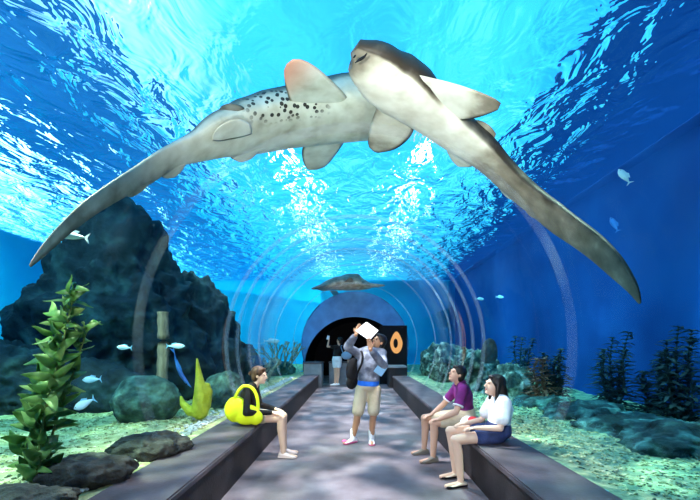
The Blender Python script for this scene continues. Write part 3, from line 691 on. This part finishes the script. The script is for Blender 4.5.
class Person:
    def __init__(self, J, female=False, s=1.0):
        self.J = {k: V3(v) for k, v in J.items()}; self.f = female; self.s = s
        J = self.J
        self.fwd = J['face'].normalized(); up = J.get('headup', V3((0, 0, 1))); up = (up - self.fwd * up.dot(self.fwd)).normalized()
        self.up = up; self.rt = self.fwd.cross(up).normalized()
    def torso(self, bm, inf=0.0, lo=0.0, hi=1.0, hem=0):
        J = self.J; s = self.s
        keys = [(J['pelvis'], .158 if self.f else .15, .115), (lerp(J['pelvis'], J['chest'], .5), .122 if self.f else .135, .095), (J['chest'], .145 if self.f else .165, .108), (lerp(J['chest'], J['neck'], .55), .12 if self.f else .14, .085)]
        hx = (J['hipR'] - J['hipL']); sx = (J['shR'] - J['shL'])
        n = 12
        for k in range(n + 1):
            t = lo + (hi - lo) * k / n; x = t * 3; i = min(int(x), 2); q = x - i
            p = keys[i][0].lerp(keys[i + 1][0], q); a = keys[i][1] * (1 - q) + keys[i + 1][1] * q; b = keys[i][2] * (1 - q) + keys[i + 1][2] * q
            ax = hx.normalized().lerp(sx.normalized(), t).normalized()
            tt = (keys[min(i + 1, 3)][0] - keys[i][0]).normalized(); ay = tt.cross(ax).normalized(); ax = ay.cross(tt).normalized()
            add_ell(bm, p, (a * s + inf, b * s + inf, .075 * s + inf * .5), (ax, ay, tt), 16)
        if hi > .9:
            add_capsule(bm, J['shL'], J['shR'], .055 * s + inf, .055 * s + inf)
            add_capsule(bm, lerp(J['neck'], J['shL'], .2), J['shL'], .05 * s + inf, .05 * s + inf); add_capsule(bm, lerp(J['neck'], J['shR'], .2), J['shR'], .05 * s + inf, .05 * s + inf)
    def arm(self, bm, S, inf=0, upto=2.0):
        J = self.J; s = self.s; k = .85 if self.f else 1
        a, b, c = J['sh' + S], J['el' + S], J['wr' + S]
        if upto >= 1: add_capsule(bm, a, b, .05 * s * k + inf, .04 * s * k + inf)
        else: add_capsule(bm, a, lerp(a, b, upto), .05 * s * k + inf, .047 * s * k + inf * 1.15)
        if upto > 1:
            e = lerp(b, c, upto - 1); m = lerp(b, c, .3)
            if upto > 1.35: add_capsule(bm, b, m, .04 * s * k + inf, .04 * s * k + inf); add_capsule(bm, m, e, .04 * s * k + inf, .027 * s * k + inf)
            else: add_capsule(bm, b, e, .04 * s * k + inf, .039 * s * k + inf)
    def leg(self, bm, S, inf=0, upto=2.0, flare=1.0):
        J = self.J; s = self.s
        a, b, c = J['hip' + S], J['kn' + S], J['an' + S]
        e = lerp(a, b, min(upto, 1)); r1 = .082 + (.056 - .082) * min(upto, 1)
        add_capsule(bm, a, e, .084 * s + inf, r1 * s + inf * flare, 14)
        if upto > 1:
            m = lerp(b, c, .3); bk = (b - c).cross(J['toe' + S] - c).cross(b - c).normalized() * -.012
            add_capsule(bm, b, m + bk, .054 * s, .055 * s); add_capsule(bm, m + bk, c, .055 * s, .036 * s)
            add_capsule(bm, c, c + V3((0, 0, -.03)), .036 * s, .034 * s)
    def body(self, skin, parent):
        J = self.J; s = self.s; bm = bmesh.new()
        self.torso(bm); 
        for S in 'LR':
            self.arm(bm, S); self.leg(bm, S)
            an = J['an' + S]; fd = (J['toe' + S] - an); fd.z = 0
            add_capsule(bm, an + V3((0, 0, -.045)), an + fd + V3((0, 0, -.055)), .032 * s, .022 * s)
            hd = J.get('hd' + S, (J['wr' + S] - J['el' + S])); hand_shapes(bm, J['wr' + S], hd, J.get('pn' + S, V3((0, 0, -1))), 1 if S == 'L' else -1, J.get('curl' + S, V3((.5, 0, 0)))[0], s * (.92 if self.f else 1))
        add_capsule(bm, J['neck'] - V3((0, 0, .03)), J['head'] - self.up * .05 - self.fwd * .01, .056 * s * (.88 if self.f else 1), .05 * s * (.88 if self.f else 1))
        h = J['head']; ax = (self.rt, self.fwd, self.up); P = lambda x, y, z: h + (self.rt * x + self.fwd * y + self.up * z) * s
        add_ell(bm, P(0, -.012, .025), (.073 * s, .092 * s, .090 * s), ax); add_ell(bm, P(0, .022, -.03), (.060 * s, .066 * s, .085 * s), ax)
        add_ell(bm, P(0, .06, -.088), (.030 * s, .026 * s, .022 * s), ax)
        add_capsule(bm, P(0, .083, .022), P(0, .104, -.022), .008 * s, .015 * s, 10)           # nose
        add_capsule(bm, P(-.035, .076, .032), P(.035, .076, .032), .011 * s, .011 * s, 8)       # brow
        add_capsule(bm, P(-.018, .078, -.058), P(.018, .078, -.058), .010 * s, .010 * s, 8)     # lips
        for q in (-1, 1): add_ell(bm, P(q * .075, -.012, .0), (.010 * s, .02 * s, .032 * s), ax, 10)
        self.P = P; self.ax = ax
        o = remeshed('body', bm, .0065, skin, parent, 2)
        for q in (-1, 1):
            bm = bmesh.new(); add_ell(bm, P(q * .03, .080, .010), (.012 * s, .006 * s, .006 * s), ax, 10); obj('eye', bm, M['eye'], parent)
        bm = bmesh.new(); add_ell(bm, P(0, .086, -.058), (.022 * s, .006 * s, .009 * s), ax, 10); obj('mouth', bm, M['lip'], parent)
        return o
    def hair(self, m, parent, kind='short'):
        P, ax, s = self.P, self.ax, self.s; bm = bmesh.new()
        add_ell(bm, P(0, -.03, .048), (.094 * s, .102 * s, .096 * s), ax); add_ell(bm, P(0, -.055, -.01), (.084 * s, .066 * s, .09 * s), ax)
        add_ell(bm, P(0, .04, .093), (.062 * s, .04 * s, .028 * s), ax)
        if kind == 'long':
            dn = V3((0, 0, -1)); b = P(0, -.075, .0)
            for x in (-.055, -.02, .02, .055):
                q = P(x, -.07, 0)
                chain(bm, [q, q + dn * .10 * s - self.fwd * .015, q + dn * .22 * s - self.fwd * .0 + self.rt * x * .4], [.05 * s, .056 * s, .022 * s])
            for x in (-.074, .074): chain(bm, [P(x, -.01, .03), P(x * 1.05, -.015, -.06), P(x * 1.05, -.02, -.15)], [.026 * s, .026 * s, .016 * s])
        if kind == 'bun': 
            add_ell(bm, P(0, -.135, .02), (.035 * s, .035 * s, .035 * s), ax)
        return remeshed('hair', bm, .008, m, parent, 2)
    def shoes(self, m, parent, sole=None, h=.045):
        J = self.J; s = self.s
        for S in 'LR':
            an = J['an' + S]; fd = J['toe' + S] - an; fd.z = 0; fd.normalize(); sd = fd.cross(V3((0, 0, 1))); g = J['toe' + S].z
            bm = bmesh.new(); rings = []
            for (x, w, hh) in ((-.07, .018, .03), (-.062, .032, .06), (-.03, .037, .075), (.03, .038, .07), (.08, .044, .05), (.13, .046, .038), (.165, .036, .03), (.185, .016, .02)):
                c = V3((an.x, an.y, g)) + fd * x * s; hh += h - .045
                rings.append([bm.verts.new(c + sd * w * s * math.cos(a) * (1 if a <= PI else .95) + V3((0, 0, max(0, (hh * .5 + hh * .5 * math.sin(a)) * s)))) for a in [2 * PI * k / 14 for k in range(14)]])
            loft(bm, rings); o = obj('shoe', bm, m, parent)
            bm = bmesh.new(); rings = []
            for (x, w) in ((-.075, .02), (-.06, .035), (0, .038), (.08, .046), (.14, .046), (.178, .03), (.19, .012)):
                c = V3((an.x, an.y, g)) + fd * x * s
                rings.append([bm.verts.new(c + sd * q[0] * w * s + V3((0, 0, q[1]))) for q in ((-1, 0), (1, 0), (1, .016), (-1, .016))])
            loft(bm, rings); obj('sole', bm, sole or m, o, False)
def garment(name, m, parent, fn, voxel=.012, smooth=3):
    bm = bmesh.new(); fn(bm); return remeshed(name, bm, voxel, m, parent, smooth)

# --- woman on the left bench
g = 0.0
J = dict(pelvis=(-1.45, 5.4, .57), chest=(-1.43, 5.4, .82), neck=(-1.37, 5.4, .955), head=(-1.285, 5.4, 1.085), face=(1, -.12, -.08),
         shL=(-1.39, 5.56, .915), shR=(-1.40, 5.25, .91), elL=(-1.33, 5.62, .66), elR=(-1.38, 5.06, .64), wrL=(-1.10, 5.52, .62), wrR=(-1.09, 5.27, .61),
         hipL=(-1.42, 5.49, .545), hipR=(-1.42, 5.31, .545), knL=(-.98, 5.48, .53), knR=(-.98, 5.31, .525), anL=(-.97, 5.50, .085), anR=(-.95, 5.30, .085), toeL=(-.80, 5.50, .012), toeR=(-.78, 5.28, .012),
         hdL=(1, -.1, -.25), hdR=(1, .05, -.25), pnL=(0, 0, -1), pnR=(0, 0, -1))
t = thing('person', 'woman in a black long-sleeved top sitting on the left bench with a neon yellow bag', 'person', (-1.42, 5.4, ZB))
p = Person(J, True, .95); p.body(M['skin_pale'], t); p.hair(M['hair_brown'], t, 'bun')
def f(bm): p.torso(bm, .014); p.arm(bm, 'L', .011, 1.92); p.arm(bm, 'R', .011, 1.92)
garment('top', M['cloth_black'], t, f)
def f(bm): p.torso(bm, .018, 0, .16); p.leg(bm, 'L', .014, .45); p.leg(bm, 'R', .014, .45)
garment('shorts', M['khaki'], t, f)
p.shoes(M['shoe_pink'], t)
# neon bag hanging on her shoulder behind her
t = thing('shoulder_bag', 'neon yellow shoulder bag on the back of the woman on the left bench', 'bag', (-1.6, 5.25, .5))
bm = bmesh.new()
add_ell(bm, (-1.55, 5.22, .66), (.15, .15, .17)); add_ell(bm, (-1.40, 5.15, .605), (.19, .07, .135)); add_ell(bm, (-1.28, 5.14, .57), (.10, .06, .10))
remeshed('pouch', bm, .014, M['neon'], t, 4)
bm = bmesh.new(); st = resample([(-1.56, 5.17, .78), (-1.51, 5.17, .90), (-1.44, 5.21, .965), (-1.33, 5.21, .93), (-1.26, 5.17, .80), (-1.25, 5.15, .62)], 30)
for k in range(29): add_capsule(bm, st[k], st[k + 1], .024, .024, 8)
remeshed('strap', bm, .010, M['neon'], t, 2)

# --- man in purple on the right bench
J = dict(pelvis=(1.47, 5.3, .57), chest=(1.43, 5.28, .84), neck=(1.385, 5.25, .985), head=(1.325, 5.22, 1.115), face=(-1, -.30, .42),
         shL=(1.38, 5.10, .93), shR=(1.40, 5.44, .94), elL=(1.27, 5.02, .66), elR=(1.22, 5.52, .68), wrL=(1.08, 5.10, .555), wrR=(1.04, 5.42, .56),
         hipL=(1.44, 5.2, .545), hipR=(1.44, 5.4, .545), knL=(1.01, 5.13, .50), knR=(.955, 5.48, .50), anL=(1.0, 5.12, .085), anR=(.95, 5.50, .085), toeL=(.83, 5.05, .012), toeR=(.78, 5.45, .012),
         hdL=(-1, .5, -.25), hdR=(-1, -.5, -.2), pnL=(0, 0, -1), pnR=(0, 0, -1))
t = thing('person', 'man in a purple polo shirt sitting on the right bench and looking up', 'person', (1.45, 5.3, ZB))
p = Person(J, False, .97); p.body(M['skin'], t); p.hair(M['hair'], t)
def f(bm): p.torso(bm, .016); p.arm(bm, 'L', .016, .62); p.arm(bm, 'R', .016, .62)
garment('polo_shirt', M['purple'], t, f)
for S in 'LR':
    a, b = p.J['sh' + S], p.J['el' + S]; bm = bmesh.new(); add_tube(bm, [lerp(a, b, .70), lerp(a, b, .76)], .068, 16); obj('sleeve_band', bm, M['white_cloth'], t)
bm = bmesh.new(); add_tube(bm, [p.J['neck'] + V3((.0, 0, .0)), p.J['neck'] + V3((-.015, 0, .045))], [.082, .066], 16); obj('collar', bm, M['purple'], t)
def f(bm): p.torso(bm, .02, 0, .18); p.leg(bm, 'L', .018, .72); p.leg(bm, 'R', .018, .72)
garment('shorts', M['khaki'], t, f)
p.shoes(M['shoe_grey'], t)

# --- woman in white on the right bench
J = dict(pelvis=(1.56, 4.36, .565), chest=(1.585, 4.35, .80), neck=(1.57, 4.34, .935), head=(1.50, 4.32, 1.06), face=(-1, -.15, .22),
         shL=(1.565, 4.19, .885), shR=(1.56, 4.49, .89), elL=(1.49, 4.10, .645), elR=(1.44, 4.55, .65), wrL=(1.27, 4.20, .63), wrR=(1.22, 4.42, .635),
         hipL=(1.52, 4.27, .54), hipR=(1.52, 4.45, .54), knL=(1.06, 4.22, .50), knR=(1.07, 4.50, .535), anL=(1.115, 4.22, .085), anR=(1.13, 4.52, .085), toeL=(.95, 4.17, .012), toeR=(.96, 4.47, .012),
         hdL=(-1, .25, -.1), hdR=(-1, -.2, -.1), pnL=(0, 0, -1), pnR=(0, 0, -1))
t = thing('person', 'woman with long black hair in a white blouse and denim shorts on the right bench', 'person', (1.55, 4.36, ZB))
p = Person(J, True, .95); p.body(M['skin_pale'], t); p.hair(M['hair'], t, 'long')
def f(bm): p.torso(bm, .026); p.arm(bm, 'L', .034, .62); p.arm(bm, 'R', .034, .62)
garment('blouse', M['white_cloth'], t, f)
def f(bm): p.torso(bm, .028, 0, .2); p.leg(bm, 'L', .018, .42); p.leg(bm, 'R', .018, .42)
garment('denim_shorts', M['denim'], t, f)
p.shoes(M['shoe_tan'], t, M['black'], .03)
# small red and white purse on the bench between them
bm = bmesh.new(); add_ell(bm, (1.36, 4.80, .56), (.10, .09, .09)); add_ell(bm, (1.42, 4.82, .54), (.1, .1, .08))
t = thing('purse', 'small white purse with a red flap between the two people on the right bench', 'bag', (1.4, 4.8, ZB))
remeshed('pouch', bm, .012, M['white_cloth'], t)
bm = bmesh.new(); add_ell(bm, (1.40, 4.76, .605), (.075, .07, .045)); remeshed('flap', bm, .012, M['red'], t)

# --- standing man with the tablet
D = 6.1
def at(px, py, d=None): return place(px, py, D if d is None else d)
J = dict(pelvis=at(368, 386.5), chest=at(369, 365), neck=at(371.5, 350), head=at(378.5, 342), face=(-.66, -.52, .42), headup=(.42, .1, 1),
         shL=at(381.5, 353.5, 6.1), shR=at(359, 354, 6.13), elL=at(384, 366, 5.82), elR=at(347.5, 347, 5.95), wrL=at(370.5, 349.5, 5.6), wrR=at(356, 334.5, 5.75),
         hipL=at(374.5, 389.5), hipR=at(362, 389.5), knL=at(373.5, 414, 6.05), knR=at(357.5, 414.5, 6.05), anL=at(371.5, 436.5, 6.1), anR=at(353, 436, 6.12),
         hdL=(-.15, 0, 1), hdR=(.35, .0, 1), pnL=(-.3, -.9, .0), pnR=(.3, -.9, .0), curlL=(.25, 0, 0), curlR=(.25, 0, 0))
J['anL'].z = .085; J['anR'].z = .085
J['toeL'] = J['anL'] + V3((.0, -.17, 0)); J['toeL'].z = .012; J['toeR'] = J['anR'] + V3((-.13, -.11, 0)); J['toeR'].z = .012
t = thing('person', 'man in a grey jacket and khaki shorts standing with a white tablet raised overhead', 'person', (J['pelvis'].x, D, 0))
p = Person(J, False, .98); p.body(M['skin_tan'], t); p.hair(M['hair'], t)
def f(bm): p.torso(bm, .032, .22); p.arm(bm, 'L', .024, 1.85); p.arm(bm, 'R', .024, 1.8)
garment('jacket', M['grey_cloth'], t, f)
def f(bm): p.torso(bm, .024, .05, .30)
garment('shirt_hem', M['blue_cloth'], t, f)
def f(bm): p.torso(bm, .02, 0, .06); p.leg(bm, 'L', .022, .86, 1.6); p.leg(bm, 'R', .022, .86, 1.6)
garment('shorts', M['khaki'], t, f)
for S in 'LR':
    bm = bmesh.new(); a = p.J['an' + S]; add_capsule(bm, a + V3((0, 0, .10)), a + V3((0, 0, -.02)), .046, .042); obj('sock', bm, M['sock'], t)
p.shoes(M['shoe_white'], t, M['shoe_trim'])
bm = bmesh.new(); q = p.J['toeR'] + V3((-.0, .04, .035)); add_ell(bm, q, (.038, .05, .02)); obj('shoe_panel', bm, M['shoe_trim'], t)
# tablet in his hands
c1 = [place(355.5, 331, 5.72), place(366.5, 321.8, 5.68), place(378.5, 330.5, 5.55), place(369.5, 340.5, 5.58)]
t = thing('tablet', 'white tablet held up by the standing man', 'tablet', (c1[0] + c1[2]) / 2)
nn = (c1[1] - c1[0]).cross(c1[3] - c1[0]).normalized()
bm = bmesh.new(); A = [bm.verts.new(q + nn * .006) for q in c1]; B = [bm.verts.new(q - nn * .006) for q in c1]
bm.faces.new(A); bm.faces.new(B[::-1])
for k in range(4): bm.faces.new((A[k], B[k], B[(k + 1) % 4], A[(k + 1) % 4]))
bmesh.ops.bevel(bm, geom=bm.edges[:], offset=.004, segments=2, affect='EDGES'); obj('case', bm, M['paper'], t, False)
mid = sum(c1, V3()) / 4; far = 1 if nn.y > 0 else -1
bm = bmesh.new(); vs = [bm.verts.new(mid + (q - mid) * .86 + nn * far * .0068) for q in c1]; ws = [bm.verts.new(mid + (q - mid) * .86 + nn * far * .0075) for q in c1]
loft(bm, [vs, ws]); obj('screen', bm, M['black'], t, False)
# black backpack hanging behind his right side
t = thing('backpack', 'black backpack hanging at the side of the standing man', 'bag', place(352, 377, 6.25))
bm = bmesh.new(); c = place(353.5, 372, 6.28); add_ell(bm, c, (.12, .11, .22)); add_ell(bm, place(351.5, 383, 6.26), (.085, .09, .10)); remeshed('pack', bm, .014, M['cloth_black'], t, 3)
bm = bmesh.new(); st = resample([place(356, 360, 6.24), place(359, 352, 6.14), place(362, 352.5, 6.02), place(362, 362, 5.97), place(357, 374, 6.02), place(354, 382, 6.2)], 24)
for k in range(23): add_capsule(bm, st[k], st[k + 1], .018, .018, 8)
remeshed('strap', bm, .010, M['cloth_black'], t)
c = place(380.5, 369.5, 5.78); bm = bmesh.new(); add_box(bm, (-.07, -.012, -.08), (.07, .012, .08), .006)
o = obj('pouch', bm, M['pale_blue'], None, False); o.location = c; o.rotation_euler = (.1, .6, .2); tag(o, 'pale blue square pouch at the elbow of the standing man', 'pouch')

# --- woman at the far end taking a photo
D = 14.9
J = dict(pelvis=at(337, 360), chest=at(337, 351.5), neck=at(338, 346.3), head=at(339.5, 341), face=(-.85, .45, .12),
         shL=at(334.2, 347.2, 14.75), shR=at(341.5, 347.5, 15.0), elL=at(327.5, 346.5, 14.6), elR=at(346.5, 353, 14.95), wrL=at(328.8, 340.5, 14.6), wrR=at(348, 358.5, 14.85),
         hipL=at(335, 362), hipR=at(339, 362), knL=at(335.3, 372), knR=at(338.3, 372), anL=at(335, 383), anR=at(337.5, 383.5),
         hdL=(0, 0, 1), hdR=(.1, 0, -1), pnL=(-.3, .9, 0), pnR=(-.5, -.8, 0))
J['anL'].z = .085; J['anR'].z = .085
for S in 'LR': J['toe' + S] = J['an' + S] + V3((-.15, -.06, 0)); J['toe' + S].z = .012
t = thing('person', 'woman in black top and white shorts taking a photo at the far tunnel end', 'person', (J['pelvis'].x, D, 0))
p = Person(J, True, 1.02); p.body(M['skin'], t); p.hair(M['hair'], t)
def f(bm): p.torso(bm, .02, .2); p.arm(bm, 'L', .016, .5); p.arm(bm, 'R', .016, .5)
garment('top', M['cloth_black'], t, f)
def f(bm): p.torso(bm, .03, 0, .2); p.leg(bm, 'L', .024, .4); p.leg(bm, 'R', .024, .4)
garment('shorts', M['white_cloth'], t, f)
p.shoes(M['shoe_white'], t)
bm = bmesh.new(); c = place(328, 337.6, 14.58); add_box(bm, (-.045, -.008, -.075), (.045, .008, .075), .006); o = obj('phone', bm, M['paper'], None, False); o.location = c; o.rotation_euler = (0, .3, .4)
tag(o, 'pale phone raised by the far woman in white shorts', 'phone')
t = thing('shoulder_bag', 'grey blue shoulder bag at the hip of the far woman', 'bag', place(346, 356, 14.7))
bm = bmesh.new(); add_ell(bm, place(346.5, 355.5, 14.72), (.2, .08, .15)); remeshed('pouch', bm, .015, M['grey_blue'], t)
bm = bmesh.new(); st = resample([place(343, 353, 14.72), place(341, 347, 14.85), place(342, 345.6, 15.0), place(344.5, 350, 15.0), place(349, 355, 14.85)], 18)
for k in range(17): add_capsule(bm, st[k], st[k + 1], .016, .016, 8)
remeshed('strap', bm, .010, M['grey_blue'], t)

# ================================================================== LAMP ROWS ABOVE THE WATER
for s, nm in ((-1, 'left'), (1, 'right')):
    for k in range(5):
        y = 9 + k * 3.2
        t = thing('hanging_light', 'white strip light hanging above the water', 'lamp', (s * 1.6, y, zs + 2.5), 'strip lights over the tank')
        bm = bmesh.new(); add_box(bm, (s * 1.6 - .12, y - 1.3, zs + 2.5), (s * 1.6 + .12, y + 1.3, zs + 2.58)); obj('housing', bm, M['lamp_body'], t, False)
        bm = bmesh.new(); add_tube(bm, [(s * 1.6, y - 1.25, zs + 2.46), (s * 1.6, y + 1.25, zs + 2.46)], .045, 10); obj('tube', bm, M['tube'], t)

# ================================================================== LIGHT
def spot(loc, to, power, col=(1, 1, 1), size=70, blend=.6, r=.08, gobo=0):
    L = bpy.data.lights.new('spot', 'SPOT'); L.energy = power; L.color = col; L.spot_size = math.radians(size); L.spot_blend = blend; L.shadow_soft_size = r
    o = bpy.data.objects.new('spot', L); C.objects.link(o); o.location = loc
    o.rotation_euler = (V3(to) - V3(loc)).to_track_quat('-Z', 'Y').to_euler()
    if gobo:
        L.use_nodes = True; n = L.node_tree.nodes; l = L.node_tree.links; e = [q for q in n if q.type == 'EMISSION'][0]
        g = n.new('ShaderNodeNewGeometry'); tx = n.new('ShaderNodeTexNoise'); tx.inputs['Scale'].default_value = gobo; tx.inputs['Detail'].default_value = 2; tx.inputs['Distortion'].default_value = 1.2
        tc = n.new('ShaderNodeTexCoord'); l.new(tc.outputs['Normal'], tx.inputs[0])
        r_ = ramp(n, [(.40, (.15, .15, .15)), (.52, (.8, .8, .8)), (.62, (2.6, 2.6, 2.6))]); l.new(tx.outputs[0], r_.inputs[0]); l.new(r_.outputs[0], e.inputs['Strength'])
    return o
W = (1, .97, .93)
for y in (4.6, 8.3, 12.0): spot((-.3, y + .8, 3.3), (0, y, 0), 520, (1, .95, .93), 110, .8, .12, gobo=7)
spot((-.9, -.6, 2.3), (.15, 6.2, 1.15), 760, W, 64, .7, .12)  # fill added at the photographer's side, lights the people
spot((-2.25, 1.7, 2.5), (-2.4, 3.0, 1.1), 130, W, 80, .8, .1)            # unseen fill added in the tank to brighten the kelp
spot((-1.2, .6, .7), (.25, 4.0, 3.6), 500, W, 60, .7, .06)
spot((1.1, .6, 1.6), (.9, 3.2, 3.4), 420, W, 50, .8, .06)
spot((0, 12.2, 1.9), (0, 14.2, 3.7), 160, W, 50, .8, .1)
spot((-.6, .8, 2.5), (.0, 3.6, 3.7), 900, W, 80, .7, .05)           # up-light on the bellies of the sharks
T = (.75, 1, .95)
spot((-3.2, 3.2, 4.7), (-3.2, 4.2, .4), 1250, (1, .92, .6), 90, .8, .1, gobo=5)
spot((-4.6, 5.0, 4.8), (-4.2, 7.0, 1.2), 330, T, 100, .8, .2)
spot((-3.0, 8.6, 4.8), (-3.2, 11, .8), 500, T, 100, .8, .2)
spot((2.9, 3.6, 4.8), (2.9, 4.2, .4), 600, (.85, 1, .8), 95, .8, .1, gobo=5)
spot((2.8, 8.5, 4.8), (2.9, 9.0, .4), 500, T, 95, .8, .1, gobo=5)
spot((2.8, 12.5, 4.8), (2.6, 13, .4), 500, T, 95, .8, .1)
for y in (5, 9, 14): spot((2.9, y - 1, 2.6), (5.2, y, 1.9), 230, (.6, .85, 1), 120, 1, .2)
for x in (-9, -5, -1.5): spot((x, 17.5, 4.6), (x, 22, 2.2), 900, (.7, .95, 1), 120, 1, .3)
spot((-8.0, 9, 4.6), (-11, 10, 2.5), 900, (.7, .95, 1), 120, 1, .3)

for y in (2, 8, 14, 20):
    spot((-7.9, y, 6.0), (-7.6, y + .5, ZR), 230, (.7, .9, 1), 130, 1, .2); spot((9.5, y, 6.0), (8.6, y + .5, ZR), 90, (.7, .9, 1), 130, 1, .2)  # unseen spots added to lift the tone of both slabs
w = bpy.data.worlds.new('sky'); bpy.context.scene.world = w; w.use_nodes = True
nt = w.node_tree; n = nt.nodes; l = nt.links; n.clear()
out = n.new('ShaderNodeOutputWorld'); bg = n.new('ShaderNodeBackground'); l.new(bg.outputs[0], out.inputs[0])
tc = n.new('ShaderNodeTexCoord')
mp = n.new('ShaderNodeMapping'); mp.inputs['Scale'].default_value = (1, 1, 1); l.new(tc.outputs['Generated'], mp.inputs[0])
cl = n.new('ShaderNodeTexNoise'); cl.inputs['Scale'].default_value = 3.0; cl.inputs['Detail'].default_value = 3; l.new(mp.outputs[0], cl.inputs[0])
cr = ramp(n, [(.35, (.02, .36, .95)), (.55, (.05, .58, 1.0)), (.72, (.25, .88, 1.0))]); l.new(cl.outputs[0], cr.inputs[0])
# a wide bright sun glow to the upper left
dp = n.new('ShaderNodeVectorMath'); dp.operation = 'DOT_PRODUCT'; l.new(tc.outputs['Generated'], dp.inputs[0]); dp.inputs[1].default_value = V3((-.72, .30, .62)).normalized()
gr = ramp(n, [(.80, (0, 0, 0)), (.92, (.5, .55, .55)), (1.0, (3, 3, 3))]); l.new(dp.outputs['Value'], gr.inputs[0])
ad = n.new('ShaderNodeMix'); ad.data_type = 'RGBA'; ad.blend_type = 'ADD'; ad.inputs['Factor'].default_value = 1; l.new(cr.outputs[0], ad.inputs['A']); l.new(gr.outputs[0], ad.inputs['B'])
l.new(ad.outputs['Result'], bg.inputs[0]); bg.inputs[1].default_value = 1.75

# ================================================================== CAMERA
cam = bpy.data.cameras.new('camera'); co = bpy.data.objects.new('camera', cam); C.objects.link(co)
cam.sensor_width = 36; cam.sensor_fit = 'HORIZONTAL'; cam.lens = 36 * F / 700
cam.shift_x = (350 - CX) / 700; cam.shift_y = (CY - 250) / 700
co.location = (0, 0, HC); co.rotation_euler = (PI / 2, 0, 0); cam.clip_start = .05
sc = bpy.context.scene; sc.camera = co
sc.view_settings.view_transform = 'Standard'; sc.view_settings.look = 'None'; sc.view_settings.gamma = 1; sc.view_settings.use_curve_mapping = False
sc.view_settings.exposure = 0.0
sc.cycles.max_bounces = 12; sc.cycles.transparent_max_bounces = 32; sc.cycles.use_denoising = True
sc.cycles.sample_clamp_indirect = 4.0
